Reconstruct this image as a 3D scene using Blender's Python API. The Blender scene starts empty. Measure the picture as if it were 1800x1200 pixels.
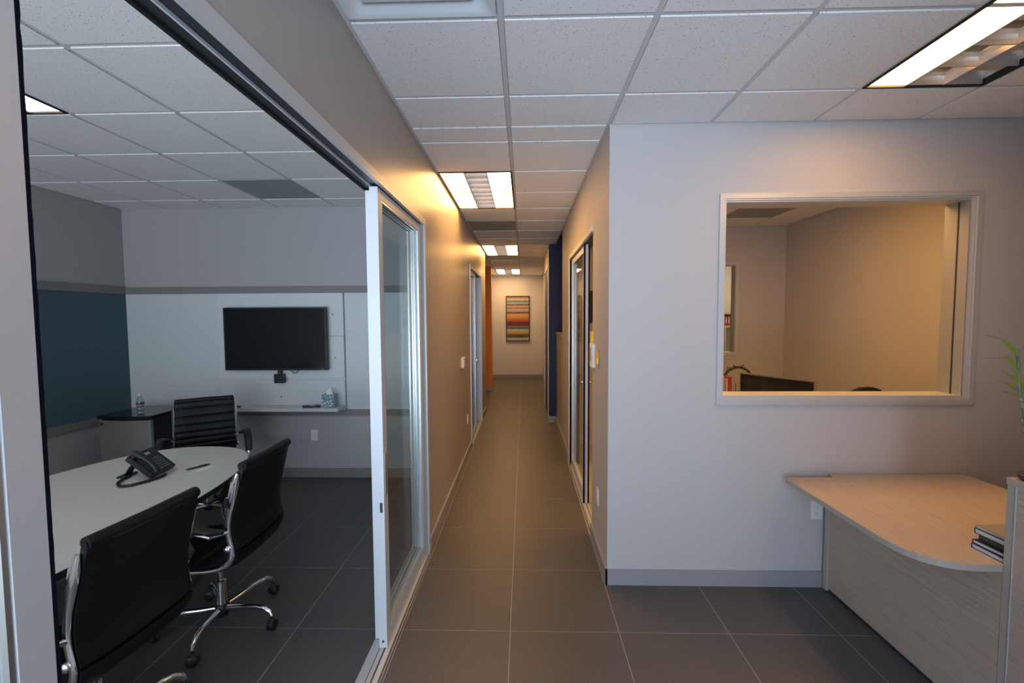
import bpy, bmesh, math, random
from mathutils import Vector, Matrix, noise

random.seed(7)
PI = math.pi
D = bpy.data
S = bpy.context.scene
COL = S.collection

# ------------------------------------------------------------------ camera
cam_d = D.cameras.new('camera')
cam_d.sensor_width = 36.0
cam_d.lens = 781.0 / 1800.0 * 36.0
cam_d.clip_start = 0.05
cam_d.clip_end = 100
cam = D.objects.new('camera', cam_d)
COL.objects.link(cam)
S.camera = cam


def cam_matrix(p, y, r):
    cy, sy, cp, sp, cr, sr = math.cos(y), math.sin(y), math.cos(p), math.sin(p), math.cos(r), math.sin(r)
    Rz = Matrix(((cy, -sy, 0), (sy, cy, 0), (0, 0, 1)))
    B = Matrix(((1, 0, 0), (0, 0, -1), (0, 1, 0)))
    Rx = Matrix(((1, 0, 0), (0, cp, -sp), (0, sp, cp)))
    Rr = Matrix(((cr, -sr, 0), (sr, cr, 0), (0, 0, 1)))
    R = Rr @ Rx @ B @ Rz
    return Matrix((R[0], -R[1], -R[2])).transposed().to_4x4()


cam.matrix_world = Matrix.Translation((0, 0, 1.72)) @ cam_matrix(.0548, -.0264, -.0055)

# ------------------------------------------------------------------ world, daylight, exposure
W = D.worlds.new('world')
S.world = W
W.use_nodes = True
W.node_tree.nodes['Background'].inputs[0].default_value = (.62, .78, 1, 1)
W.node_tree.nodes['Background'].inputs[1].default_value = .6
S.view_settings.view_transform = 'Standard'
S.view_settings.look = 'None'
S.view_settings.gamma = 1
S.view_settings.use_curve_mapping = False
S.view_settings.exposure = 0
S.cycles.max_bounces = 10
S.cycles.diffuse_bounces = 6
S.cycles.transparent_max_bounces = 16


def area(name, loc, rot, sx, sy, power, col):
    l = D.lights.new(name, 'AREA')
    l.shape = 'RECTANGLE'
    l.size, l.size_y, l.energy, l.color = sx, sy, power, col
    o = D.objects.new(name, l)
    o.location, o.rotation_euler = loc, rot
    COL.objects.link(o)
    return o


DAY = (.58, .76, 1.0)
area('daylight_lobby', (.30, -2.66, 1.45), (PI / 2, 0, 0), 1.6, 2.3, 108, DAY)
area('daylight_meeting', (-2.5, -2.66, 1.45), (PI / 2, 0, 0), 3.0, 2.3, 46, (.95, .96, .98))
# daylight thrown back up from the sunny pavement outside
area('pavement_bounce_lobby', (.35, -4.0, .02), (math.radians(152), 0, 0), 2.6, 2.2, 390, (.66, .80, 1.0))
area('pavement_bounce_meeting', (-3.0, -4.0, .02), (math.radians(152), 0, 0), 4.0, 2.2, 470, (.72, .86, 1.0))
WARM = (1.0, .52, .16)
LAMP = 22.0          # emission of the hallway lamp lenses

# ------------------------------------------------------------------ materials
M = {}


def mat(name, col, rough=.5, metal=0.0, spec=.5, coat=0.0):
    m = D.materials.new(name)
    m.use_nodes = True
    b = m.node_tree.nodes['Principled BSDF']
    b.inputs['Base Color'].default_value = (*col, 1)
    b.inputs['Roughness'].default_value = rough
    b.inputs['Metallic'].default_value = metal
    b.inputs['Specular IOR Level'].default_value = spec
    b.inputs['Coat Weight'].default_value = coat
    M[name] = m
    return m


def nd(m, t, **kw):
    n = m.node_tree.nodes.new(t)
    for k, v in kw.items():
        if k in n.inputs.keys() if hasattr(n.inputs, 'keys') else False:
            n.inputs[k].default_value = v
        else:
            setattr(n, k, v)
    return n


def lk(m, a, b):
    m.node_tree.links.new(a, b)


def pos_map(m, scale, world=True):
    mp = nd(m, 'ShaderNodeMapping')
    mp.inputs['Scale'].default_value = scale
    if world:
        g = nd(m, 'ShaderNodeNewGeometry')
        lk(m, g.outputs['Position'], mp.inputs['Vector'])
    else:
        g = nd(m, 'ShaderNodeTexCoord')
        lk(m, g.outputs['Object'], mp.inputs['Vector'])
    return mp


def grain(m, scale, cols, stops, nscale=1.0, detail=4, rough=.6, world=True, bump=0.0, bdist=.002):
    """noise-driven colour (fine grain) on the base colour"""
    mp = pos_map(m, scale, world)
    n = nd(m, 'ShaderNodeTexNoise')
    n.inputs['Scale'].default_value = nscale
    n.inputs['Detail'].default_value = detail
    n.inputs['Roughness'].default_value = rough
    lk(m, mp.outputs[0], n.inputs['Vector'])
    r = nd(m, 'ShaderNodeValToRGB')
    el = r.color_ramp.elements
    while len(el) < len(cols):
        el.new(.5)
    for e, c, s in zip(el, cols, stops):
        e.position = s
        e.color = (*c, 1)
    lk(m, n.outputs['Fac'], r.inputs[0])
    b = m.node_tree.nodes['Principled BSDF']
    lk(m, r.outputs[0], b.inputs['Base Color'])
    if bump:
        bp = nd(m, 'ShaderNodeBump')
        bp.inputs['Strength'].default_value = bump
        bp.inputs['Distance'].default_value = bdist
        lk(m, n.outputs['Fac'], bp.inputs['Height'])
        lk(m, bp.outputs[0], b.inputs['Normal'])
    return m


def k(c, f):
    return tuple(min(1, x * f) for x in c)


WALLC = (.52, .49, .48)
m = mat('wall_paint', WALLC, .55, spec=.3)
grain(m, (1, 1, 1), (k(WALLC, .97), k(WALLC, 1.03)), (.3, .7), 160, 3, bump=.12, bdist=.001)
m = mat('wall_paint_dimmed', (.40, .39, .395), .55, spec=.3)  # wall paint darkened so its colour carries the meeting room's dimmer light
grain(m, (1, 1, 1), ((.39, .38, .385), (.415, .405, .41)), (.3, .7), 160, 3, bump=.12, bdist=.001)
m = mat('wall_cover', WALLC, .36, spec=.55)
grain(m, (60, 60, 1.2), (k((.41, .37, .33), .93), k((.41, .37, .33), 1.05)), (.3, .7), 3, 4, bump=.10, bdist=.001)
mat('navy_paint', (.020, .026, .075), .5, spec=.3)
mat('orange_paint', (.62, .20, .012), .5, spec=.3)
mat('doorway_shade', (.020, .017, .020), .45)  # shade inside the open doorway, put into the colour
mat('rail_paint', (.23, .21, .21), .5, spec=.3)
mat('base_paint', (.31, .31, .325), .45, spec=.4)
m = mat('teal_panel', (.060, .13, .165), .6, spec=.25)
grain(m, (1, 1, 1), ((.070, .122, .148), (.077, .134, .162)), (.3, .7), 300, 2)
m = mat('white_panel', (.60, .64, .65), .35, spec=.4)
m = mat('white_laminate', (.64, .675, .68), .35, spec=.4)

# ceiling tile: white mineral board with small dark pits
m = mat('ceiling_tile', (.82, .81, .80), .9, spec=.1)
mp = pos_map(m, (1, 1, 1))
v = nd(m, 'ShaderNodeTexNoise')
v.inputs['Scale'].default_value = 130
v.inputs['Detail'].default_value = 2
lk(m, mp.outputs[0], v.inputs['Vector'])
r = nd(m, 'ShaderNodeValToRGB')
r.color_ramp.elements[0].position = .29
r.color_ramp.elements[0].color = (.20, .19, .19, 1)
r.color_ramp.elements[1].position = .36
r.color_ramp.elements[1].color = (.82, .81, .80, 1)
lk(m, v.outputs['Fac'], r.inputs[0])
lk(m, r.outputs[0], m.node_tree.nodes['Principled BSDF'].inputs['Base Color'])
v2 = nd(m, 'ShaderNodeTexNoise')
v2.inputs['Scale'].default_value = 220
lk(m, mp.outputs[0], v2.inputs['Vector'])
bp = nd(m, 'ShaderNodeBump')
bp.inputs['Strength'].default_value = .25
bp.inputs['Distance'].default_value = .002
lk(m, v2.outputs['Fac'], bp.inputs['Height'])
lk(m, bp.outputs[0], m.node_tree.nodes['Principled BSDF'].inputs['Normal'])
mat('tile_edge', (.80, .80, .79), .8, spec=.1)
mat('tee_white', (.60, .59, .585), .5, spec=.3)
mat('slab', (.5, .5, .5), .9, spec=.1)
mat('perforated', (.32, .34, .345), .7, spec=.2)
mat('diffuser_white', (.62, .65, .65), .4, spec=.4)

m = mat('floor_tile', (.10, .094, .09), .42, spec=.45)
grain(m, (1, 1, 1), ((.074, .070, .068), (.095, .089, .086), (.142, .134, .127)), (.3, .55, .8), 90, 5, .75)
mat('grout', (.40, .38, .36), .8, spec=.2)
mat('slab_floor', (.24, .23, .22), .8, spec=.2)

mat('aluminium', (.58, .585, .59), .32, 1.0)
mat('alu_satin', (.60, .60, .60), .42, .35)
mat('alu_satin_shaded', (.36, .35, .34), .5, .2)  # satin aluminium darkened; carries the shade on the right window reveal
mat('alu_white', (.60, .63, .67), .45, .1)
mat('track_dark', (.045, .05, .055), .45, .4)
mat('black_gap', (.004, .004, .006), .8)
m = mat('brush_pile', (.008, .012, .03), .95, spec=.1)
mat('chrome', (.80, .81, .83), .07, 1.0)
m = mat('black_leather', (.0045, .0045, .0055), .40, spec=.32)
mat('leather_seam', (.003, .003, .004), .6, spec=.3)
mat('black_plastic', (.012, .012, .014), .4)
mat('arm_pad', (.012, .012, .014), .5)
mat('black_gloss', (.006, .006, .007), .12)
mat('screen', (.010, .010, .011), .10, spec=.5)
mat('screen_office', (.008, .006, .005), .06, spec=.6)
m = mat('table_top', (.66, .64, .60), .42, spec=.4)
grain(m, (1, 1, 1), ((.61, .585, .55), (.70, .68, .635)), (.3, .7), 180, 3)
mat('table_edge', (.02, .02, .021), .4)
mat('steel_door', (.25, .24, .215), .40, .5)
mat('white_plastic', (.75, .75, .73), .35)
mat('cream_plastic', (.70, .66, .56), .4)
mat('slot_dark', (.03, .03, .03), .6)
mat('paper', (.80, .80, .78), .7, spec=.2)
mat('paper_yellow', (.85, .60, .13), .7, spec=.2)
mat('paper_tan', (.46, .36, .26), .7, spec=.2)
mat('red_paper', (.30, .035, .025), .6)
mat('navy_cloth', (.02, .03, .07), .8)
mat('book_green', (.09, .10, .07), .6)
mat('book_navy', (.015, .02, .05), .5)
mat('book_cream', (.72, .60, .40), .7)
mat('book_page', (.60, .64, .70), .7)
mat('book_grey', (.30, .28, .22), .6)
mat('stone_pot', (.05, .045, .04), .6)
mat('moss', (.07, .10, .012), .9)
m = mat('leaf_green', (.22, .27, .025), .45)
mat('leaf_dry', (.42, .30, .13), .7)
m = mat('bamboo', (.13, .20, .09), .5)
grain(m, (1, 1, 40), ((.07, .12, .045), (.20, .24, .13), (.50, .48, .38)), (.3, .58, .68), 1.2, 2, world=True)
mat('cord_black', (.012, .012, .014), .45)
mat('key_grey', (.16, .17, .19), .5)
mat('lcd', (.40, .46, .47), .3)
mat('tissue', (.80, .84, .84), .8)
mat('label_red', (.22, .03, .045), .5)
m = mat('tissue_box', (.5, .6, .62), .6)
vv = nd(m, 'ShaderNodeTexVoronoi')
vv.feature = 'DISTANCE_TO_EDGE'
vv.inputs['Scale'].default_value = 42
mp = pos_map(m, (1, 1, 1))
lk(m, mp.outputs[0], vv.inputs['Vector'])
rr = nd(m, 'ShaderNodeValToRGB')
rr.color_ramp.elements[0].position = .08
rr.color_ramp.elements[0].color = (.10, .24, .30, 1)
rr.color_ramp.elements[1].position = .22
rr.color_ramp.elements[1].color = (.62, .70, .70, 1)
lk(m, vv.outputs['Distance'], rr.inputs[0])
lk(m, rr.outputs[0], m.node_tree.nodes['Principled BSDF'].inputs['Base Color'])

WOOD = (.50, .40, .325)
m = mat('desk_wood', WOOD, .42, spec=.4)
grain(m, (55, 1.6, 55), (k(WOOD, .74), k(WOOD, .95), k(WOOD, 1.10)), (.28, .5, .72), 3.2, 6, .65)
mat('desk_edge', (.43, .38, .34), .45)
mat('wood_pale', (.55, .43, .30), .5)


def clear_glass(name, tint, refl=1.0, rough=0.0):
    m = D.materials.new(name)
    m.use_nodes = True
    nt = m.node_tree
    nt.nodes.remove(nt.nodes['Principled BSDF'])
    out = nt.nodes['Material Output']
    tr = nd(m, 'ShaderNodeBsdfTransparent')
    tr.inputs[0].default_value = (*tint, 1)
    gl = nd(m, 'ShaderNodeBsdfGlossy')
    gl.inputs['Roughness'].default_value = rough
    fr = nd(m, 'ShaderNodeFresnel')
    fr.inputs['IOR'].default_value = 1.5
    mu = nd(m, 'ShaderNodeMath', operation='MULTIPLY')
    mu.inputs[1].default_value = refl
    ge = nd(m, 'ShaderNodeNewGeometry')
    io = nd(m, 'ShaderNodeMapRange')        # same index seen from either face of the thin pane
    io.inputs[3].default_value, io.inputs[4].default_value = 1.5, 1 / 1.5
    lk(m, ge.outputs['Backfacing'], io.inputs[0])
    lk(m, io.outputs[0], fr.inputs['IOR'])
    lk(m, fr.outputs[0], mu.inputs[0])
    mx = nd(m, 'ShaderNodeMixShader')
    lk(m, mu.outputs[0], mx.inputs[0])
    lk(m, tr.outputs[0], mx.inputs[1])
    lk(m, gl.outputs[0], mx.inputs[2])
    lk(m, mx.outputs[0], out.inputs[0])
    M[name] = m
    return m


clear_glass('door_glass', (.95, .97, .96), .5)
clear_glass('window_glass', (.97, .975, .97), .6)
clear_glass('bottle_plastic', (.80, .85, .88), 2.2, .12)


def emit(name, col, strength):
    m = D.materials.new(name)
    m.use_nodes = True
    b = m.node_tree.nodes['Principled BSDF']
    b.inputs['Base Color'].default_value = (.8, .8, .8, 1)
    b.inputs['Emission Color'].default_value = (*col, 1)
    b.inputs['Emission Strength'].default_value = strength
    M[name] = m


emit('lens_warm', WARM, LAMP)
emit('lens_front', WARM, 23)
emit('lens_far', (1.0, .62, .28), 25)
emit('lens_meeting', (1.0, .95, .86), 4.6)
emit('lens_office', WARM, 30)
emit('lens_archive', (1.0, .78, .48), 30.0)
mat('reflector', (.62, .60, .57), .30, .6)
mat('basket', (.50, .47, .42), .35, .3)
mat('fixture_frame', (.018, .014, .012), .6)

# abstract striped canvas
m = mat('striped_canvas', (.5, .4, .3), .55)
tc = nd(m, 'ShaderNodeTexCoord')
sx = nd(m, 'ShaderNodeSeparateXYZ')
lk(m, tc.outputs['Generated'], sx.inputs[0])
mp = nd(m, 'ShaderNodeMapping')
mp.inputs['Scale'].default_value = (5, 1, 34)
lk(m, tc.outputs['Generated'], mp.inputs['Vector'])
nz = nd(m, 'ShaderNodeTexNoise')
nz.inputs['Scale'].default_value = 1.6
nz.inputs['Detail'].default_value = 8
nz.inputs['Roughness'].default_value = .7
lk(m, mp.outputs[0], nz.inputs['Vector'])
ma = nd(m, 'ShaderNodeMath', operation='MULTIPLY_ADD')
lk(m, nz.outputs['Fac'], ma.inputs[0])
ma.inputs[1].default_value = .07
lk(m, sx.outputs['Z'], ma.inputs[2])
mb = nd(m, 'ShaderNodeMath', operation='SUBTRACT')
lk(m, ma.outputs[0], mb.inputs[0])
mb.inputs[1].default_value = .035
rp = nd(m, 'ShaderNodeValToRGB')
rp.color_ramp.interpolation = 'EASE'
STR = [(0, .30, .28, .22), (.05, .55, .52, .42), (.08, .10, .05, .03), (.13, .09, .10, .03), (.17, .42, .28, .07), (.21, .50, .38, .20),
       (.255, .55, .48, .33), (.28, .02, .06, .11), (.325, .20, .22, .24), (.34, .17, .015, .008), (.42, .10, .012, .01), (.455, .50, .07, .015),
       (.49, .42, .14, .03), (.53, .55, .28, .06), (.60, .62, .36, .10), (.635, .16, .02, .01), (.68, .34, .40, .36), (.71, .58, .38, .24),
       (.74, .38, .15, .07), (.79, .55, .42, .28), (.815, .06, .06, .05), (.85, .36, .44, .40), (.90, .14, .22, .21), (.93, .58, .50, .36), (1, .35, .18, .09)]
el = rp.color_ramp.elements
while len(el) < len(STR):
    el.new(.5)
for e, s in zip(el, STR):
    e.position = s[0]
    e.color = (s[1], s[2], s[3], 1)
lk(m, mb.outputs[0], rp.inputs[0])
n2 = nd(m, 'ShaderNodeTexNoise')
mp2 = nd(m, 'ShaderNodeMapping')
mp2.inputs['Scale'].default_value = (9, 1, 110)
lk(m, tc.outputs['Generated'], mp2.inputs['Vector'])
lk(m, mp2.outputs[0], n2.inputs['Vector'])
n2.inputs['Scale'].default_value = 2
n2.inputs['Detail'].default_value = 6
mr = nd(m, 'ShaderNodeMapRange')
mr.inputs[1].default_value, mr.inputs[2].default_value = .3, .7
mr.inputs[3].default_value, mr.inputs[4].default_value = .18, 1.25
lk(m, n2.outputs['Fac'], mr.inputs[0])
mc = nd(m, 'ShaderNodeVectorMath', operation='MULTIPLY')
lk(m, rp.outputs[0], mc.inputs[0])
lk(m, mr.outputs[0], mc.inputs[1])
lk(m, mc.outputs[0], m.node_tree.nodes['Principled BSDF'].inputs['Base Color'])


# ------------------------------------------------------------------ mesh helpers
class B:
    def __init__(s):
        s.bm = bmesh.new()

    def box(s, x0, x1, y0, y1, z0, z1):
        v = [s.bm.verts.new(p) for p in ((x0, y0, z0), (x1, y0, z0), (x1, y1, z0), (x0, y1, z0),
                                        (x0, y0, z1), (x1, y0, z1), (x1, y1, z1), (x0, y1, z1))]
        for f in ((3, 2, 1, 0), (4, 5, 6, 7), (0, 1, 5, 4), (1, 2, 6, 5), (2, 3, 7, 6), (3, 0, 4, 7)):
            s.bm.faces.new([v[i] for i in f])
        return s

    def prism(s, pts, z0, z1):
        """polygon in xy (counter-clockwise) extruded in z"""
        a = [s.bm.verts.new((x, y, z0)) for x, y in pts]
        b = [s.bm.verts.new((x, y, z1)) for x, y in pts]
        n = len(pts)
        s.bm.faces.new(a[::-1])
        s.bm.faces.new(b)
        for i in range(n):
            s.bm.faces.new((a[i], a[(i + 1) % n], b[(i + 1) % n], b[i]))
        return s

    def prism_x(s, pts, x0, x1):
        """polygon in (y,z) extruded along x"""
        a = [s.bm.verts.new((x0, y, z)) for y, z in pts]
        b = [s.bm.verts.new((x1, y, z)) for y, z in pts]
        n = len(pts)
        s.bm.faces.new(a)
        s.bm.faces.new(b[::-1])
        for i in range(n):
            s.bm.faces.new((a[(i + 1) % n], a[i], b[i], b[(i + 1) % n]))
        return s

    def lathe(s, prof, c=(0, 0, 0), seg=24):
        """profile of (r, z) round a vertical axis"""
        rings = []
        for r_, z in prof:
            if r_ < 1e-5:
                rings.append([s.bm.verts.new((c[0], c[1], c[2] + z))])
            else:
                rings.append([s.bm.verts.new((c[0] + r_ * math.cos(2 * PI * i / seg), c[1] + r_ * math.sin(2 * PI * i / seg), c[2] + z)) for i in range(seg)])
        for a, b in zip(rings, rings[1:]):
            for i in range(seg):
                j = (i + 1) % seg
                q = []
                for w in (a[i % len(a)], a[j % len(a)], b[j % len(b)], b[i % len(b)]):
                    if w not in q:
                        q.append(w)
                if len(q) > 2:
                    s.bm.faces.new(q)
        for rg, rev in ((rings[0], True), (rings[-1], False)):
            if len(rg) > 1:
                s.bm.faces.new(rg[::-1] if rev else rg)
        return s

    def tube(s, pts, rad, seg=10, flat=1.0, up=(0, 0, 1), cap=True):
        """pipe through points; rad a number or a list; flat scales it along the second axis"""
        pts = [Vector(p) for p in pts]
        n = len(pts)
        R_ = rad if isinstance(rad, (list, tuple)) else [rad] * n
        rings = []
        ref = Vector(up)
        for i, p in enumerate(pts):
            t = (pts[min(i + 1, n - 1)] - pts[max(i - 1, 0)]).normalized()
            a = ref - t * ref.dot(t)
            if a.length < 1e-4:
                a = Vector((1, 0, 0)) - t * t.x
            a.normalize()
            b = t.cross(a)
            ref = a
            rings.append([s.bm.verts.new(p + a * (R_[i] * math.cos(2 * PI * q / seg)) + b * (R_[i] * flat * math.sin(2 * PI * q / seg))) for q in range(seg)])
        for a, b in zip(rings, rings[1:]):
            for i in range(seg):
                j = (i + 1) % seg
                s.bm.faces.new((a[i], a[j], b[j], b[i]))
        if cap:
            s.bm.faces.new(rings[0][::-1])
            s.bm.faces.new(rings[-1])
        return s

    def quad(s, *p):
        s.bm.faces.new([s.bm.verts.new(q) for q in p])
        return s

    def xf(s, mt):
        bmesh.ops.transform(s.bm, matrix=mt, verts=s.bm.verts)
        return s

    def bevel(s, w, seg=2, ang=.6):
        es = [e for e in s.bm.edges if len(e.link_faces) == 2 and e.calc_face_angle(0) > ang]
        bmesh.ops.bevel(s.bm, geom=es, offset=w, segments=seg, affect='EDGES', profile=.6)
        return s

    def mesh(s, name, m, smooth=False):
        bmesh.ops.recalc_face_normals(s.bm, faces=s.bm.faces)
        me = D.meshes.new(name)
        if smooth:
            for f in s.bm.faces:
                f.smooth = True
        s.bm.to_mesh(me)
        s.bm.free()
        me.materials.append(M[m] if isinstance(m, str) else m)
        if smooth:
            me.set_sharp_from_angle(angle=.7)
        return me

    def obj(s, name, m, parent=None, smooth=False):
        o = D.objects.new(name, s.mesh(name, m, smooth))
        COL.objects.link(o)
        if parent:
            o.parent = parent
        return o


def tag(o, label=None, cat=None, group=None, kind=None):
    if label:
        o['label'] = label
    if cat:
        o['category'] = cat
    if group:
        o['group'] = group
    if kind:
        o['kind'] = kind
    return o


def empty(name, loc=(0, 0, 0), rz=0.0):
    o = D.objects.new(name, None)
    COL.objects.link(o)
    o.location = loc
    o.rotation_euler = (0, 0, rz)
    o.empty_display_size = .1
    return o


def thing(name, label, cat, loc=(0, 0, 0), rz=0.0, group=None):
    return tag(empty(name, loc, rz), label, cat, group)


def struct(name, b, m, label=None, smooth=False):
    return tag(b.obj(name, m, smooth=smooth), label, None, None, 'structure')


def inst(o, parent, loc):
    c = o.copy()
    COL.objects.link(c)
    c.parent = parent
    c.location = loc
    return c


def copy_tree(o, parent=None):
    c = o.copy()
    COL.objects.link(c)
    c.parent = parent
    for ch in [x for x in D.objects if x.parent == o]:
        copy_tree(ch, c)
    return c


def B_(*boxes):
    b = B()
    for q in boxes:
        b.box(*q)
    return b


# ------------------------------------------------------------------ the setting
ZC = 2.885          # ceiling height
TOP = 3.02
XL, XR = -.70, .53  # corridor walls
YW = 2.79           # window wall
MX, MY = -4.27, 4.68    # meeting room left and back walls
WT = .105

struct('wall_left', B_((XL - WT, XL, -2.6, -.48, 0, TOP), (XL - WT, XL, -.48, 3.12, 2.41, TOP), (XL - WT, XL, 3.12, 5.84, 0, TOP),
                       (XL - WT, XL, 5.84, 7.33, 2.41, TOP), (XL - WT, XL, 7.33, 8.03, 0, TOP)),
       'wall_cover', 'left corridor wall with a satin vertical-grain covering')
struct('wall_right', B_((XR, XR + .11, YW, 3.43, 0, TOP), (XR, XR + .11, 3.43, 5.12, 2.41, TOP), (XR, XR + .11, 5.12, 6.12, 0, TOP)),
       'wall_paint', 'right corridor wall around the office sliding door')
struct('wall_window', B_((XR + .11, 1.235, YW, 2.94, 0, TOP), (2.70, 4.3, YW, 2.94, 0, TOP), (1.235, 2.70, YW, 2.94, 0, 1.215), (1.235, 2.70, YW, 2.94, 2.42, TOP)),
       'wall_paint', 'light grey lobby wall that holds the interior office window')
struct('wall_lobby_right', B_((4.3, 4.42, -2.6, 2.94, 0, TOP)), 'wall_paint')
struct('wall_front', B_((-4.4, 4.42, -2.62, -2.5, 2.62, TOP), (-4.4, 4.42, -2.62, -2.5, 0, .28), (-.98, -.52, -2.62, -2.5, .28, 2.62),
                        (-4.4, -4.02, -2.62, -2.5, .28, 2.62), (1.12, 4.42, -2.62, -2.5, .28, 2.62)), 'wall_paint')
struct('wall_daylight_block', B_((1.12, 4.3, -.55, -.45, 0, TOP)), 'wall_paint')  # unseen stub wall, added to keep daylight off the right of the lobby
struct('wall_meeting_left', B_((MX - .12, MX, -2.6, MY + .12, 0, TOP)), 'wall_paint_dimmed')
struct('wall_meeting_back', B_((MX, XL - WT, MY, MY + .12, 0, TOP)), 'wall_paint_dimmed', 'back wall of the meeting room')
struct('wall_side_room', B_((-3.0, XL, 8.03, 8.15, 0, TOP), (-3.1, -3.0, MY + .12, 8.15, 0, TOP)), 'wall_paint')
struct('wall_side_hall', B_((-2.62, -2.5, 8.15, 10.3, 0, TOP)), 'wall_paint')
struct('wall_orange', B_((-2.62, -.745, 10.3, 10.42, 0, TOP)), 'orange_paint', 'orange accent wall beyond the left corridor wall')
struct('wall_far_left', B_((-.98, -.865, 10.42, 12.5, 0, TOP)), 'wall_paint')
struct('wall_end', B_((-.98, .66, 12.5, 12.62, 0, TOP)), 'wall_paint', 'end wall of the corridor behind the striped painting')
struct('wall_half', B_((XR, XR + .11, 6.12, 7.2, 0, 1.44)), 'wall_cover', 'half-height wall on the right before the navy wall')
struct('trim_1', B_((XR - .012, XR + .122, 6.12, 7.2, 1.44, 1.475)).bevel(.004, 1), 'base_paint', 'flat cap on the half-height wall')
struct('wall_navy', B_((.41, 2.1, 7.2, 7.31, 0, TOP)), 'navy_paint', 'navy blue wall end facing down the corridor')
struct('wall_far_right', B_((.41, .53, 7.311, 7.42, 0, TOP), (.41, .53, 7.42, 8.55, 2.52, TOP), (.41, .53, 8.55, 8.85, 0, TOP), (.55, .67, 8.85, 12.5, 0, TOP),
                            (.53, .67, 8.75, 8.85, 0, TOP)), 'wall_paint')
struct('wall_closet', B_((.53, 2.1, 8.6, 8.7, 0, TOP), (2.1, 2.2, 6.05, 8.7, 0, TOP)), 'navy_paint')
struct('wall_office_back', B_((XR + .11, 1.95, 5.93, 6.05, 0, TOP), (2.785, 5.2, 5.93, 6.05, 0, TOP), (1.95, 2.785, 5.93, 6.05, 0, 1.235), (1.95, 2.785, 5.93, 6.05, 2.385, TOP)),
       'wall_paint', 'back wall of the office seen through the window')
struct('wall_office_right', B_((3.42, 3.54, 2.94, 5.93, 0, TOP)), 'wall_paint', 'right wall of the office seen through the window')
struct('wall_archive', B_((2.2, 5.2, 8.6, 8.7, 0, TOP), (5.1, 5.2, 6.05, 8.6, 0, TOP)), 'wall_paint')

# floor: slab, grout bed and tiles on the grid measured from the photograph
floor = struct('floor', B_((-4.6, 5.3, -2.7, 12.8, -.2, -.0008)), 'grout', 'dark porcelain tile floor')
T, GX, GY = .594, -.080, 2.348
full = None
regions = [(MX, XL - WT + .0, .2, MY), (XL - .005, 4.3, .2, YW), (XL - .005, XR, YW, 8.03), (-2.5, XR, 8.03, 10.3), (-.865, .55, 10.3, 12.5)]
for (rx0, rx1, ry0, ry1) in regions:
    i0, i1 = math.floor((rx0 - GX) / T), math.ceil((rx1 - GX) / T)
    j0, j1 = math.floor((ry0 - GY) / T), math.ceil((ry1 - GY) / T)
    for i in range(i0, i1):
        for j in range(j0, j1):
            a0, a1 = GX + i * T, GX + (i + 1) * T
            b0, b1 = GY + j * T, GY + (j + 1) * T
            if rx1 > 4 and a0 > 2.9:
                continue
            c0, c1, d0, d1 = max(a0, rx0), min(a1, rx1), max(b0, ry0), min(b1, ry1)
            if c1 - c0 < .012 or d1 - d0 < .012:
                continue
            g = .0019
            e0 = g if c0 == a0 else 0
            e1 = g if c1 == a1 else 0
            f0 = g if d0 == b0 else 0
            f1 = g if d1 == b1 else 0
            if e0 and e1 and f0 and f1:
                if full is None:
                    bb = B_((-T / 2 + g, T / 2 - g, -T / 2 + g, T / 2 - g, -.012, 0))
                    full = bb.obj('floor_tile', 'floor_tile', floor)
                    full.location = ((a0 + a1) / 2, (b0 + b1) / 2, 0)
                else:
                    inst(full, floor, ((a0 + a1) / 2, (b0 + b1) / 2, 0))
            else:
                cx, cy = (c0 + c1) / 2, (d0 + d1) / 2
                o = B_((c0 + e0 - cx, c1 - e1 - cx, d0 + f0 - cy, d1 - f1 - cy, -.012, 0)).obj('floor_tile', 'floor_tile', floor)
                o.location = (cx, cy, 0)

# ceiling: slab above, tegular tiles and tee grid
ceiling = struct('ceiling', B_((-4.6, 5.3, -2.7, 12.8, TOP, TOP + .1)), 'slab', 'white mineral tile ceiling on a tee grid')
C_ = .6096
tile_proto = None


def tile_mesh(w, d, edge=.014):
    """a tegular tile: face hangs 9 mm below the tee flanges, bevelled rim"""
    b = B()
    lo = [(-w / 2 + edge, -d / 2 + edge), (w / 2 - edge, -d / 2 + edge), (w / 2 - edge, d / 2 - edge), (-w / 2 + edge, d / 2 - edge)]
    b.prism(lo, ZC, ZC + .028)
    b.bevel(.003, 1)
    return b


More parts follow.
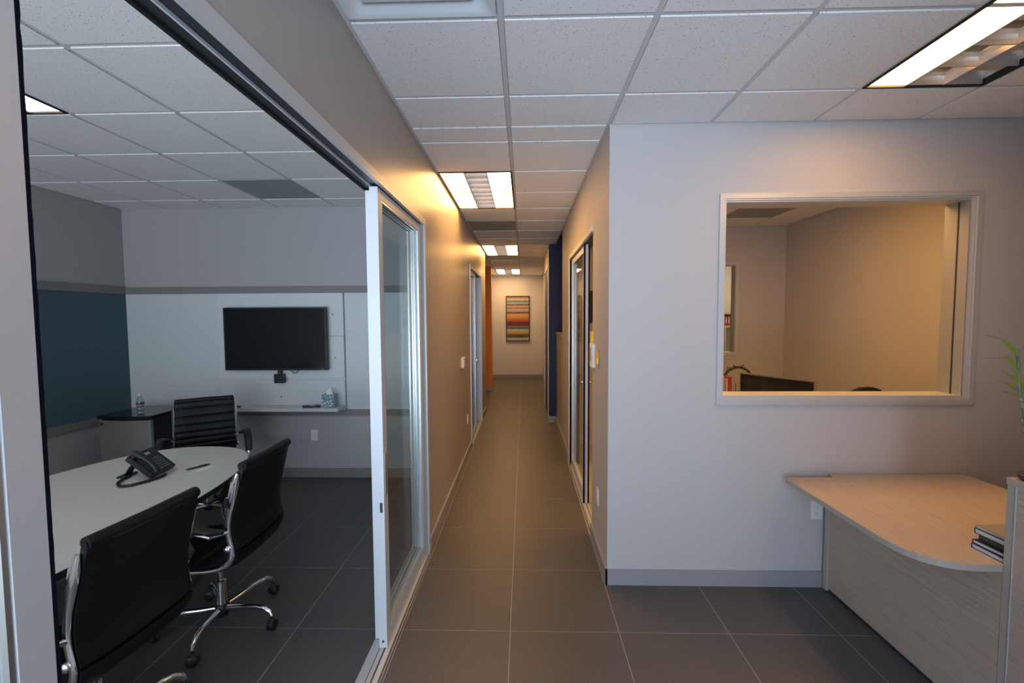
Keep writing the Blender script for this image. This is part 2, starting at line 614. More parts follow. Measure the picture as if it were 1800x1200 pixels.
def ceil_region(x0, x1, y0, y1, ox, oy, skip=(), special=None):
    """tiles on grid (ox,oy); skip and special are keyed by grid cell"""
    global tile_proto
    i0, i1 = math.floor((x0 - ox) / C_ + 1e-3), math.ceil((x1 - ox) / C_ - 1e-3)
    j0, j1 = math.floor((y0 - oy) / C_ + 1e-3), math.ceil((y1 - oy) / C_ - 1e-3)
    for i in range(i0, i1):
        for j in range(j0, j1):
            if (i, j) in skip:
                continue
            a0, a1, b0, b1 = ox + i * C_, ox + (i + 1) * C_, oy + j * C_, oy + (j + 1) * C_
            c0, c1, d0, d1 = max(a0, x0), min(a1, x1), max(b0, y0), min(b1, y1)
            if c1 - c0 < .05 or d1 - d0 < .05:
                continue
            isfull = (c1 - c0 > C_ - .02) and (d1 - d0 > C_ - .02)
            loc = ((c0 + c1) / 2, (d0 + d1) / 2, 0)
            if special and (i, j) in special:
                o = tile_mesh(c1 - c0, d1 - d0).obj('perforated_panel', 'perforated', ceiling)
                o['label'] = 'grey perforated return-air panel'
                o.location = loc
            elif isfull and tile_proto:
                inst(tile_proto, ceiling, loc)
            else:
                o = tile_mesh(c1 - c0, d1 - d0).obj('ceiling_tile', 'ceiling_tile', ceiling)
                o.location = loc
                if isfull:
                    tile_proto = o
    for i in range(i0, i1 + 1):
        x = ox + i * C_
        if x0 - .01 < x < x1 + .01:
            B_((max(x - .012, x0), min(x + .012, x1), y0, y1, ZC + .005, ZC + .02)).obj('ceiling_tee', 'tee_white', ceiling)
    for j in range(j0, j1 + 1):
        y = oy + j * C_
        if y0 - .01 < y < y1 + .01:
            B_((x0, x1, max(y - .012, y0), min(y + .012, y1), ZC + .0055, ZC + .0195)).obj('ceiling_tee', 'tee_white', ceiling)


OX, OY = -.085, 1.80
# corridor cells i=-1,0 ; light cells
ceil_region(XL, 4.3, -.03, YW, OX, OY, skip={(-1, -1), (3, -1), (3, 0)} | {(i, j) for i in (5, 6, 7) for j in range(-4, 3)})
sk = {(-1, 3), (-1, 4), (-1, 9), (-1, 10), (-1, 15), (-1, 16), (-1, 12)}
ceil_region(XL, XR, YW, 8.03, OX, OY, skip=sk, special={(-1, 6)})
ceil_region(-2.5, XR, 8.03, 10.3, OX, OY, skip=sk)
ceil_region(-.865, .55, 10.3, 12.5, OX, OY, skip=sk)
NX, NY = -1.96, 1.915
ceil_region(MX, XL - WT, .1, MY, NX, NY, skip={(-2, -1), (-2, 0), (-2, -2)}, special={(-1, 3)})
ceil_region(.64, 3.42, 2.94, 5.93, OX, OY, skip={(3, 2), (3, 3)}, special={(4, 5)})

# baseboards
bh, bt = .10, .014
struct('baseboard_left', B_((XL, XL + bt, 3.17, 5.80, 0, bh), (XL, XL + bt, 7.38, 8.03, 0, bh)).bevel(.003, 1), 'base_paint')
struct('baseboard_right', B_((XR - bt, XR, YW - bt, 3.43, 0, bh), (XR - bt, XR, 5.17, 7.2, 0, bh)).bevel(.003, 1), 'base_paint')
struct('baseboard_window_wall', B_((XR - bt + .001, 4.3, YW - bt, YW, 0, bh)).bevel(.003, 1), 'base_paint', 'blue-grey baseboard under the lobby window wall')
struct('baseboard_navy', B_((.41 - bt, XR - bt, 7.2 - bt, 7.2, 0, bh), (.41 - bt, .41, 7.2, 7.42, 0, bh)).bevel(.003, 1), 'base_paint')
struct('baseboard_end', B_((-.865, .55, 12.5 - bt, 12.5, 0, bh)).bevel(.003, 1), 'rail_paint')
struct('baseboard_orange', B_((-2.5, -.745, 10.3 - bt, 10.3, 0, bh)).bevel(.003, 1), 'base_paint')
struct('baseboard_meeting_back', B_((MX, XL - WT, MY - bt, MY, 0, bh)).bevel(.003, 1), 'rail_paint')
struct('baseboard_meeting_left', B_((MX, MX + bt, 0, MY, 0, bh)).bevel(.003, 1), 'rail_paint')

# meeting room chair rails and wall panels
struct('trim_2', B_((MX, XL - WT, MY - .022, MY, 1.985, 2.058)).bevel(.003, 1), 'rail_paint', 'upper grey rail on the meeting room back wall')
struct('trim_3', B_((MX, MX + .022, -.5, MY, 1.985, 2.058)).bevel(.003, 1), 'rail_paint', 'upper grey rail on the meeting room left wall')
struct('trim_4', B_((MX, XL - WT, MY - .022, MY, .675, .745)).bevel(.003, 1), 'rail_paint', 'lower grey rail on the meeting room back wall')
struct('trim_5', B_((MX, MX + .022, -.5, MY, .675, .745)).bevel(.003, 1), 'rail_paint', 'lower grey rail on the meeting room left wall')
tag(B_((MX, MX + .012, -.5, MY - .012, .745, 1.985)).obj('wall_panel', 'teal_panel'), 'dark teal pinboard panel on the meeting room left wall', 'wall panel')
tag(B_((MX + .012, -3.245, MY - .012, MY, .745, 1.985)).obj('wall_panel', 'white_panel'), 'white wall panel left of the television board', 'wall panel')
tag(B_((-1.895, XL - WT, MY - .012, MY, .745, 1.985)).obj('wall_panel', 'white_panel'), 'white wall panel right of the television board', 'wall panel')

# ------------------------------------------------------------------ sliding doors and their frames


def leaf(name, label, x0, x1, y0, y1, z0=.012, z1=2.362, st=.062, rt=.05, rb=.085, lead='low', edge='alu_white'):
    d = tag(empty(name, ((x0 + x1) / 2, y0, z0)), label, None, None, 'structure')
    X0, X1, H = x0 - (x0 + x1) / 2, x1 - (x0 + x1) / 2, z1 - z0
    L = y1 - y0
    B_((X0, X1, 0, st, 0, H)).bevel(.002, 1).obj('stile', edge, d)
    B_((X0, X1, L - st, L, 0, H)).bevel(.002, 1).obj('stile', edge, d)
    B_((X0, X1, st, L - st, H - rt, H)).bevel(.002, 1).obj('rail', edge, d)
    B_((X0, X1, st, L - st, 0, rb)).bevel(.002, 1).obj('rail', edge, d)
    bw = .010
    for sx_, xa, xb in ((1, X1 - .012, X1 - .002), (-1, X0 + .002, X0 + .012)):
        b = B_((xa, xb, st, st + bw, rb, H - rt), (xa, xb, L - st - bw, L - st, rb, H - rt), (xa, xb, st + bw, L - st - bw, rb, rb + bw), (xa, xb, st + bw, L - st - bw, H - rt - bw, H - rt))
        b.obj('glazing_bead', 'aluminium', d)
    B_((-.003, .003, st, L - st, rb, H - rt)).obj('glass_pane', 'door_glass', d)
    return d


def brush(d, x, y, H, s=1, dep=.0045):
    """fuzzy black pile strip along a door edge"""
    b = B()
    n = 120
    prev = None
    for i in range(n + 1):
        z = H * i / n
        w = dep + .0022 * noise.noise(Vector((z * 60, x * 9, 1)))
        ring = [b.bm.verts.new(p) for p in ((x - .006, y, z), (x - .004, y + s * w, z), (x + .004, y + s * w * 1.05, z), (x + .006, y, z))]
        if prev:
            for q in range(3):
                b.bm.faces.new((prev[q], prev[q + 1], ring[q + 1], ring[q]))
        prev = ring
    return b.obj('brush_seal', 'brush_pile', d)


d1 = leaf('door_1', 'sliding glass door leaf close by at the left edge, grey aluminium stile', -.752, -.712, -.44, .629, z1=2.36, st=.048, edge='alu_satin')
brush(d1, .010, 1.069, 2.34, 1, .0118)
brush(d1, -.012, 1.069, 2.34, 1, .010)
d2 = leaf('door_2', 'outer sliding glass door leaf parked open at the meeting room entrance', -.754, -.713, 2.195, 3.10, edge='alu_white')
B_((-.006, .006, -.004, .0, .78 - .012, .83 - .012)).obj('door_latch', 'slot_dark', d2).location = (.005, 0, -.05)
B_((.0205, .0245, .018, .045, .80, 1.02)).obj('pull_plate', 'aluminium', d2)
B().lathe([(0, 0), (.006, 0), (.006, .003), (0, .003)], seg=12).xf(Matrix.Rotation(PI / 2, 4, 'X')).obj('screw', 'slot_dark', d2).location = (.0, -.0005, .035)
d3 = leaf('door_3', 'inner sliding glass door leaf behind the parked one', -.797, -.758, 2.26, 3.115, edge='alu_white')

# frame of the meeting room opening
fr = tag(empty('trim_6', (XL, 3.12, 0)), 'aluminium frame and double track of the meeting room sliding doors', None, None, 'structure')


def fpart(name, m, *boxes, par=None, bev=.0015):
    b = B_(*boxes)
    if bev:
        b.bevel(bev, 1)
    o = b.obj(name, m, par)
    o.matrix_parent_inverse = Matrix.Translation(-Vector(par.location))
    return o


fpart('head_casing', 'alu_satin', (XL, XL + .012, -.48, 3.125, 2.366, 2.410), par=fr)
fpart('head_lip', 'alu_satin', (XL - .008, XL, -.48, 3.125, 2.366, 2.41), par=fr)
fpart('track_channel', 'track_dark', (XL - .042, XL - .008, -.48, 3.12, 2.372, 2.41), par=fr, bev=0)
fpart('track_gap', 'black_gap', (XL - .050, XL - .042, -.48, 3.12, 2.376, 2.41), par=fr, bev=0)
fpart('track_lip', 'alu_white', (XL - .055, XL - .050, -.48, 3.12, 2.366, 2.41), par=fr, bev=0)
fpart('track_channel', 'track_dark', (XL - .093, XL - .055, -.48, 3.12, 2.372, 2.41), par=fr, bev=0)
fpart('track_gap', 'black_gap', (XL - WT, XL - .093, -.48, 3.12, 2.364, 2.41), par=fr, bev=0)
fpart('jamb', 'alu_satin', (XL - WT, XL + .012, 3.125, 3.165, 0, 2.41), par=fr)
fpart('floor_track', 'alu_satin', (XL - .050, XL - .030, -.48, 3.12, 0, .010), par=fr)
fpart('floor_track', 'alu_satin', (XL - .022, XL + .004, -.48, 3.12, 0, .010), par=fr)
fpart('track_groove', 'slot_dark', (XL - .030, XL - .022, -.48, 3.12, 0, .003), par=fr, bev=0)
fpart('floor_track', 'alu_satin', (XL - .100, XL - .056, -.48, 3.12, 0, .008), par=fr)
fpart('floor_edge', 'alu_satin', (XL + .012, XL + .015, -.48, 3.12, 0, .004), par=fr, bev=0)

# second door on the left
d4 = leaf('door_4', 'narrow sliding glass door leaf far down the left corridor wall', -.747, -.712, 5.87, 6.62)
for sx_ in (-1, 1):
    B().lathe([(0, 0), (.014, .002), (.016, .01), (.012, .02), (0, .022)], seg=14).xf(Matrix.Rotation(sx_ * PI / 2, 4, 'Y')).obj('door_knob', 'chrome', d4, True).location = (.018 * sx_, .70, 1.07)
d6 = leaf('door_6', 'second glass leaf behind the far left sliding door', -.797, -.762, 5.87, 6.70)
f2 = tag(empty('trim_7', (XL, 5.84, 0)), 'aluminium frame of the far left sliding door', None, None, 'structure')
fpart('head_casing', 'alu_satin', (XL - .01, XL + .012, 5.80, 7.36, 2.366, 2.41), par=f2)
fpart('track_channel', 'track_dark', (XL - WT, XL - .01, 5.84, 7.33, 2.37, 2.41), par=f2, bev=0)
fpart('jamb', 'alu_satin', (XL - WT, XL + .012, 7.29, 7.33, 0, 2.366), par=f2)
fpart('jamb', 'alu_satin', (XL - WT, XL + .012, 5.80, 5.84, 0, 2.366), par=f2)
fpart('floor_track', 'alu_satin', (XL - .022, XL + .004, 5.84, 7.33, 0, .010), par=f2)
fpart('floor_track', 'alu_satin', (XL - .060, XL - .035, 5.84, 7.33, 0, .010), par=f2)

# office sliding door on the right
d5 = leaf('door_5', 'half-open sliding glass door of the office with black brush edges', .545, .588, 4.02, 5.08, edge='alu_white')
B_((-.0115, .0115, -.016, 0, 0, 2.35)).bevel(.002, 1).obj('edge_profile', 'alu_satin', d5)
for xx in (-.0195, .0195):
    b = brush(d5, 0, 0, 2.35, -1, .010)
    b.location = (xx, -.002, 0)
    b.scale = (1.5, 1, 1)
for sx_ in (-1, 1):
    B().lathe([(0, 0), (.012, .002), (.014, .012), (.010, .02), (0, .022)], seg=14).xf(Matrix.Rotation(sx_ * PI / 2, 4, 'Y')).obj('door_knob', 'chrome', d5, True).location = (.022 * sx_, .03, 1.11)
B_((-.006, .006, -.014, -.011, .93, 1.0)).obj('door_latch', 'slot_dark', d5)
f3 = tag(empty('trim_8', (XR, 4.2, 0)), 'aluminium frame of the office sliding door', None, None, 'structure')
fpart('head_casing', 'alu_satin', (XR - .012, XR + .01, 3.43, 5.16, 2.366, 2.41), par=f3)
fpart('track_channel', 'track_dark', (XR + .01, XR + .11, 3.43, 5.12, 2.37, 2.41), par=f3, bev=0)
fpart('track_roller', 'black_plastic', (XR + .03, XR + .08, 3.50, 3.62, 2.335, 2.37), par=f3)
fpart('jamb', 'alu_satin', (XR - .012, XR + .11, 5.12, 5.16, 0, 2.366), par=f3)
fpart('floor_track', 'alu_satin', (XR + .010, XR + .030, 3.43, 5.12, 0, .010), par=f3)
fpart('floor_track', 'alu_satin', (XR + .040, XR + .060, 3.43, 5.12, 0, .010), par=f3)
fpart('floor_edge', 'alu_satin', (XR - .015, XR - .011, 3.43, 5.12, 0, .004), par=f3, bev=0)

# far right doorway
f4 = tag(empty('trim_9', (.41, 8, 0)), 'pale frame of the dark doorway past the navy wall', None, None, 'structure')
fpart('door_casing', 'alu_satin', (.400, .41, 7.385, 7.42, 0, 2.54), (.400, .41, 8.55, 8.585, 0, 2.54), (.400, .41, 7.42, 8.55, 2.52, 2.545), par=f4)
fpart('shade_panel', 'doorway_shade', (.416, .456, 7.42, 8.55, 0, 2.52), par=f4)  # dark sheet filling the opening in place of its shade

# interior office window
w1 = tag(empty('window_1', (1.97, YW, 1.215)), 'aluminium framed interior window looking into the office', None, None, 'structure')


def ring(x0, x1, z0, z1, t, y0, y1, name, m, par, bev=.003):
    for q in ((x0, x1, y0, y1, z0, z0 + t), (x0, x1, y0, y1, z1 - t, z1), (x0, x0 + t, y0, y1, z0 + t, z1 - t), (x1 - t, x1, y0, y1, z0 + t, z1 - t)):
        fpart(name, m, q, par=par, bev=bev)


ring(1.198, 2.757, 1.168, 2.462, .030, YW - .016, YW, 'window_frame', 'alu_satin', w1)
ring(1.226, 2.729, 1.196, 2.434, .012, YW - .010, YW, 'window_frame', 'alu_satin', w1, .002)
fpart('sill', 'alu_satin', (1.235, 2.70, YW, 2.95, 1.2155, 1.222), par=w1)
fpart('window_head', 'alu_satin', (1.235, 2.70, YW, 2.95, 2.412, 2.4195), par=w1)
fpart('side_liner', 'alu_satin', (1.2355, 1.242, YW, 2.95, 1.222, 2.412), par=w1)
fpart('side_liner', 'alu_satin_shaded', (2.693, 2.6995, YW, 2.95, 1.222, 2.412), par=w1)
fpart('glass_gasket', 'slot_dark', (2.690, 2.693, 2.853, 2.861, 1.222, 2.412), par=w1, bev=0)
fpart('glass_pane', 'window_glass', (1.242, 2.690, 2.854, 2.860, 1.222, 2.412), par=w1, bev=0)

w2 = tag(empty('window_2', (2.3, 5.93, 1.235)), 'grey framed window in the back wall of the office', None, None, 'structure')
ring(1.92, 2.815, 1.20, 2.42, .032, 5.915, 5.93, 'window_frame', 'alu_satin', w2)
ring(1.95, 2.785, 1.235, 2.385, .008, 5.93, 6.05, 'window_frame', 'alu_satin', w2, .002)
fpart('glass_pane', 'window_glass', (1.96, 2.777, 5.99, 5.996, 1.243, 2.377), par=w2, bev=0)
wf = tag(empty('window_3', (0, -2.6, 0)), 'storefront window frames behind the viewpoint', None, None, 'structure')
for q in ((-.52, 1.12), (-4.02, -.98)):
    ring(q[0], q[1], .28, 2.62, .05, -2.6, -2.52, 'window_frame', 'alu_satin', wf, 0)

# ------------------------------------------------------------------ ceiling lights


def louver(par, x0, x1, n, L, m, z0=0.006, h=.055, wav=.016):
    """parabolic cross blades over a column x0..x1"""
    b = B()
    for i in range(n + 1):
        y = -L / 2 + L * i / n
        prof = [(-.004, z0), (-.006, z0 + h * .35), (-wav * .7, z0 + h * .7), (-wav * 1.3, z0 + h), (wav * 1.3, z0 + h), (wav * .7, z0 + h * .7), (.006, z0 + h * .35), (.004, z0)]
        pts = [(max(-L / 2, min(L / 2, y + a)), z) for a, z in prof]
        b.prism_x(pts, x0, x1)
    o = b.obj('louver_blades', m, par)
    o['kind'] = 'stuff'
    return o


def troffer(label, cx, cy, lens, lit=(True, False, True), W_=.600, L=1.208, front=False):
    t = thing('ceiling_light', label, 'ceiling light', (cx, cy, ZC - .002))
    w, l = W_ / 2, L / 2
    f = .014
    B_((-w, w, -l, -l + f, 0, .03), (-w, w, l - f, l, 0, .03), (-w, -w + f, -l + f, l - f, 0, .03), (w - f, w, -l + f, l - f, 0, .03)).obj('frame', 'fixture_frame', t)
    # housing tray
    B_((-w + f, w - f, -l + f, l - f, .085, .09), (-w + f, -w + f + .003, -l + f, l - f, .03, .085), (w - f - .003, w - f, -l + f, l - f, .03, .085),
       (-w + f, w - f, -l + f, -l + f + .003, .03, .085), (-w + f, w - f, l - f - .003, l - f, .03, .085)).obj('housing', 'reflector', t)
    cw = (2 * w - 2 * f) / 3
    for c in range(3):
        a = -w + f + c * cw
        if lit[c]:
            B_((a + .001, a + cw - .001, -l + f, l - f, .010, .016)).obj('lamp_lens', lens, t)
        else:
            louver(t, a + .004, a + cw - .004, 7 if front else 8, L - 2 * f - .004, 'reflector' if front else 'basket')
    b = B()
    for c in (1, 2):
        a = -w + f + c * cw
        pr = [(a - .003, .004), (a + .003, .004), (a + .004, .03), (a + .012, .06), (a - .012, .06), (a - .004, .03)]
        v0 = [b.bm.verts.new((x, -l + f, z)) for x, z in pr]
        v1 = [b.bm.verts.new((x, l - f, z)) for x, z in pr]
        b.bm.faces.new(v0)
        b.bm.faces.new(v1[::-1])
        for i in range(6):
            b.bm.faces.new((v0[i], v0[(i + 1) % 6], v1[(i + 1) % 6], v1[i]))
    b.obj('divider', 'reflector', t)
    return t


cxl = OX - C_ / 2
troffer('nearest hallway ceiling light, two glowing strips beside a dim louver', cxl, OY + 4 * C_, 'lens_warm')
troffer('second hallway ceiling light, smaller and further down the corridor', cxl, OY + 10 * C_, 'lens_warm')
troffer('farthest small ceiling light just before the corridor end wall', cxl, OY + 16 * C_, 'lens_far')
troffer('large ceiling light at top right with one lit strip and grey parabolic cells', OX + 3.5 * C_, OY, 'lens_front', (True, False, False), front=True)
troffer('ceiling light in the meeting room, cut off by the door stile at left', NX - 1.5 * C_, NY, 'lens_meeting')
troffer('ceiling light inside the office', OX + 3.5 * C_, OY + 3 * C_, 'lens_office')
troffer('ceiling light in the room behind the office', 3.6, 7.4, 'lens_archive')


def diffuser(label, cx, cy, deep=False):
    """square plaque diffuser: raised rim, concave bowl, flat centre plaque"""
    t = thing('air_diffuser', label, 'air vent', (cx, cy, ZC))
    w = C_ / 2 - .013
    b = B()
    rings = []
    for s_, z, r_ in ((w, .008, .004), (w - .004, -.004, .01), (w - .03, .0, .03), (w - .045, .018, .05), (w - .075, .026, .05), (w - .11, .020, .04)):
        pts = []
        for qx, qy, a0 in ((1, 1, 0), (-1, 1, PI / 2), (-1, -1, PI), (1, -1, 1.5 * PI)):
            for i in range(5):
                a = a0 + i * PI / 8
                pts.append(b.bm.verts.new((qx * (s_ - r_) + r_ * math.cos(a), qy * (s_ - r_) + r_ * math.sin(a), z)))
        rings.append(pts)
    for p, q in zip(rings, rings[1:]):
        for i in range(20):
            b.bm.faces.new((p[i], p[(i + 1) % 20], q[(i + 1) % 20], q[i]))
    b.obj('rim', 'diffuser_white', t, True)
    s_ = w - .085
    b = B().prism([(s_ * x, s_ * y) for x, y in ((-1, -1), (1, -1), (1, 1), (-1, 1))], .004, .012)
    b.bevel(.004, 2)
    b.obj('plaque', 'diffuser_white', t)
    return t


diffuser('white square ceiling air diffuser at the top edge of the picture', cxl, OY - .5 * C_)
diffuser('small ceiling air diffuser between the two farther hallway lights', cxl, OY + 12.5 * C_)

# ------------------------------------------------------------------ meeting room: television board
tb = thing('television_board', 'white laminate board with shelf behind the television', 'wall board', (-2.57, MY, 0))


def lp(name, m, par, *boxes, bev=.002):
    b = B_(*[(q[0] - par.location[0], q[1] - par.location[0], q[2] - par.location[1], q[3] - par.location[1], q[4] - par.location[2], q[5] - par.location[2]) for q in boxes])
    if bev:
        b.bevel(bev, 1)
    return b.obj(name, m, par)


bx0, bx1, bf = -3.24, -1.90, MY - .045
lp('panel', 'white_laminate', tb, (bx0, bx1, bf, MY, 1.533, 1.984))
lp('panel', 'white_laminate', tb, (bx0, bx1, bf, MY, 1.085, 1.530))
lp('panel', 'white_laminate', tb, (bx0, bx1, bf, MY, .748, 1.058))
lp('slot_rail', 'white_panel', tb, (bx0, bx1, bf + .018, MY, 1.058, 1.085), bev=0)
fs = thing('floating_shelf', 'white shelf along the foot of the television board', 'shelf', (-2.57, 4.54, .765))
lp('shelf_board', 'white_laminate', fs, (bx0, bx1, 4.445, bf - .0005, .765, .798))
for (x, z) in ((-2.01, 1.76), (-1.995, 1.30), (-1.99, .885), (-2.585, .885)):
    b = B().lathe([(0, 0), (.007, 0), (.007, .004), (0, .005)], seg=12).xf(Matrix.Rotation(PI / 2, 4, 'X'))
    o = b.obj('screw_cap', 'slot_dark', tb)
    o.location = (x + 2.57, bf - MY - .0005, z)

tv = thing('television', 'black wall-mounted flat television on the white board', 'television', (-2.592, bf, 1.505))
B_((-.541, .541, -.075, -.035, -.328, .328)).bevel(.006, 2).obj('cabinet', 'black_plastic', tv)
B_((-.525, .525, -.0765, -.0752, -.310, .316)).obj('screen', 'screen', tv)
B_((-.25, .25, -.036, -.001, -.18, .18)).bevel(.004, 1).obj('wall_mount', 'black_plastic', tv)
B_((.47, .505, -.0762, -.0752, -.323, -.316)).obj('maker_mark', 'key_grey', tv)
wb = thing('conference_camera', 'small black box camera hanging under the television', 'camera', (-2.575, 4.60, 1.09))
B_((-.048, .048, -.03, .02, -.05, .045)).bevel(.014, 3).obj('camera_body', 'black_plastic', wb, True)
B_((-.018, .018, -.01, .015, .045, .085)).bevel(.003, 1).obj('bracket', 'slot_dark', wb)
cb = B().tube([(-2.46 + .006 * i, 4.60, 1.177 - .035 * math.sin(PI * i / 14)) for i in range(15)], .0035, 6)
tag(cb.obj('cable', 'cord_black', None, True), 'thin black cable looping below the television', 'cable')

# things on the shelf
ts = thing('tissue_box', 'pale blue circle-patterned tissue box on the white shelf', 'tissue box', (-2.02, 4.53, .800), .12)
B_((-.062, .062, -.062, .062, 0, .128)).bevel(.003, 1).obj('carton', 'tissue_box', ts)
b = B()
base = [b.bm.verts.new((.036 * math.cos(a), .016 * math.sin(a), .127)) for a in [i * PI / 4 for i in range(8)]]
mid = [b.bm.verts.new((.030 * math.cos(a) + .006 * math.sin(3 * a), .018 * math.sin(a), .158 + .006 * math.cos(3 * a))) for a in [i * PI / 4 for i in range(8)]]
tip = b.bm.verts.new((.01, 0, .205))
for i in range(8):
    b.bm.faces.new((base[i], base[(i + 1) % 8], mid[(i + 1) % 8], mid[i]))
    b.bm.faces.new((mid[i], mid[(i + 1) % 8], tip))
b.obj('tissue', 'tissue', ts)
rm = thing('remote_control', 'dark remote with a light patch lying on the shelf beside the tissue box', 'remote', (-2.20, 4.51, .800), .15)
B().prism([(-.09, -.01), (-.07, -.03), (.06, -.028), (.085, -.012), (.08, .02), (.02, .03), (-.07, .022)], 0, .018).bevel(.005, 2).obj('remote_body', 'black_plastic', rm, True)
B_((-.015, .03, -.02, .01, .018, .0195)).obj('button_patch', 'white_plastic', rm)
mk = B().tube([(-3.0, 4.47, .812), (-2.93, 4.475, .812)], .011, 12).obj('marker', 'label_red', None, True)
tag(mk, 'dark red marker on the shelf behind the far chair', 'marker')

# outlets


def outlet(label, loc, rz, m='white_plastic', parts=True):
    t = thing('power_outlet', label, 'outlet', loc, rz)
    B_((-.036, .036, -.006, 0, -.058, .058)).bevel(.003, 2).obj('cover_plate', m, t)
    for dz in (-.02, .02):
        o = B_((-.015, .015, -.0085, -.006, -.0135, .0135)).bevel(.004, 2).obj('receptacle', m, t)
        o.location = (0, 0, dz)
        for sx_ in (-.006, .006):
            B_((sx_ - .001, sx_ + .001, -.0088, -.0084, -.001, .006)).obj('slot', 'slot_dark', o)
        B_((-.002, .002, -.0088, -.0084, -.010, -.006)).obj('slot', 'slot_dark', o)
    return t


outlet('white power outlet low on the meeting room back wall', (-2.262, MY, .46), 0)
outlet('white power outlet on the lobby wall tucked beside the desk overhang', (1.84, YW, .495), 0)
outlet('white power outlet on the right corridor wall near the corner', (XR, 3.15, .43), -PI / 2)
outlet('white power outlet on the left corridor wall below the wall box', (XL, 5.44, .46), PI / 2)
th = thing('wall_box', 'cream thermostat box on the left corridor wall', 'thermostat', (XL, 5.0, 1.21), PI / 2)
B_((-.055, .055, -.03, 0, -.055, .05)).bevel(.006, 2).obj('cover', 'cream_plastic', th, True)
B_((-.058, .058, -.036, 0, .050, .058)).bevel(.002, 1).obj('lid', 'cream_plastic', th)

# notes on the right corridor wall
nt = thing('wall_file', 'white paper stack hanging on the right corridor wall by the door', 'paper stack', (XR, 3.36, 1.35), -PI / 2)
B_((-.09, .05, -.02, -.0, -.01, .165)).bevel(.002, 1).obj('paper_block', 'paper', nt)
B_((-.085, -.01, -.022, -.02, .03, .13)).obj('printed_strip', 'paper_tan', nt)
tag(B_((XR - .012, XR, 3.39, 3.48, 1.515, 1.605)).obj('sticky_note', 'paper_yellow'), 'yellow sticky note above the white papers beside the office door', 'sticky note')
s2 = B()
s2.quad((XR - .001, 3.12, 1.40), (XR - .001, 3.21, 1.40), (XR - .004, 3.21, 1.49), (XR - .004, 3.12, 1.49))
s2.quad((XR - .004, 3.12, 1.49), (XR - .004, 3.21, 1.49), (XR - .001, 3.21, 1.491), (XR - .001, 3.12, 1.491))
s2.box(XR - .018, XR - .004, 3.125, 3.205, 1.385, 1.43)
tag(s2.obj('sticky_note', 'paper_yellow'), 'curled yellow sticky note right of the white papers', 'sticky note')

# painting
pt = thing('painting', 'tall abstract painting of horizontal coloured stripes on the end wall', 'painting', (-.163, 12.5, 1.035))
wq, hq = .33, 1.275
for q in ((-wq, wq, -.045, 0, 0, .022), (-wq, wq, -.045, 0, hq - .022, hq), (-wq, -wq + .022, -.045, 0, .022, hq - .022), (wq - .022, wq, -.045, 0, .022, hq - .022)):
    B_(q).bevel(.003, 1).obj('frame_bar', 'fixture_frame', pt)
B_((-wq + .022, wq - .022, -.030, -.005, .022, hq - .022)).obj('canvas', 'striped_canvas', pt)

# ------------------------------------------------------------------ conference table
tcx, tcy, ta, tbb = -2.405, 2.12, .622, 1.185
tbl = thing('conference_table', 'light grey oval conference table with a dark edge', 'table', (tcx, tcy, 0))


def sup(a, b_, n=2.45, N=72):
    out = []
    for i in range(N):
        t = 2 * PI * i / N
        c, s_ = math.cos(t), math.sin(t)
        out.append((a * math.copysign(abs(c) ** (2 / n), c), b_ * math.copysign(abs(s_) ** (2 / n), s_)))
    return out


B().prism(sup(ta, tbb), .712, .740).bevel(.003, 1, .9).obj('tabletop', 'table_top', tbl)
B().prism(sup(ta + .0015, tbb + .0015), .708, .7375).obj('edge_band', 'table_edge', tbl)
B().prism(sup(ta - .10, tbb - .12), .676, .7075).obj('apron', 'table_edge', tbl)
for sy in (-.55, .55):
    B().lathe([(0, 0), (.28, 0), (.28, .012), (.07, .035), (.055, .06), (.055, .64), (.12, .676), (0, .676)], (0, sy, 0), 28).obj('pedestal', 'table_edge', tbl, True)

# desk phone
ph = thing('desk_phone', 'black corded desk phone on the grey conference table', 'phone', (-2.365, 2.685, .740), PI / 2 + .10)
# local: +x = user's right... user sits on local -y side; width along x
TL = math.radians(40)
tm = Matrix.Translation((0, -.085, .012)) @ Matrix.Rotation(TL, 4, 'X')


def ppart(b, name, m, smooth=False, par=None):
    return b.xf(tm).obj(name, m, par or ph, smooth)


ppart(B_((-.10, .10, 0, .185, -.004, .026)).bevel(.008, 2), 'phone_body', 'black_plastic', True)
ppart(B_((-.035, .085, .132, .172, .0262, .0285)), 'display_bezel', 'black_gloss')
ppart(B_((-.022, .040, .146, .164, .0286, .0292)), 'display', 'lcd')
kb = B()
for i in range(5):
    for j in range(6):
        x, y = -.028 + i * .021, .018 + j * .017
        kb.box(x, x + .013, y, y + .009, .026, .0295)
o = ppart(kb, 'keypad', 'key_grey')
o['kind'] = 'stuff'
hs = B()
hs.tube([(-.073, .004, .040), (-.073, .02, .052), (-.073, .06, .060), (-.073, .11, .061), (-.073, .155, .054), (-.073, .182, .044)], [.022, .023, .019, .019, .023, .022], 12, .8, (1, 0, 0))
hs.tube([(-.073, .018, .048), (-.073, .018, .028)], .023, 14)
hs.tube([(-.073, .166, .052), (-.073, .166, .028)], .023, 14)
ppart(hs, 'handset', 'black_plastic', True)
B().tube([(.0, .05, .10), (.0, .095, .05), (0, .12, .010)], [.012, .012, .012], 8, 2.2).obj('stand', 'black_plastic', ph, True)
B_((-.05, .05, .095, .150, 0, .010)).bevel(.004, 1).obj('stand_foot', 'black_plastic', ph)
cpts = []
ctl = [(-.03, .085, .010), (-.09, .085, .010), (-.16, .06, .010), (-.212, .01, .010), (-.20, -.045, .010), (-.13, -.095, .010), (-.07, -.118, .010), (-.02, -.122, .012)]
for i in range(len(ctl) - 1):
    for q in range(12):
        p = Vector(ctl[i]).lerp(Vector(ctl[i + 1]), q / 12)
        cpts.append(p)
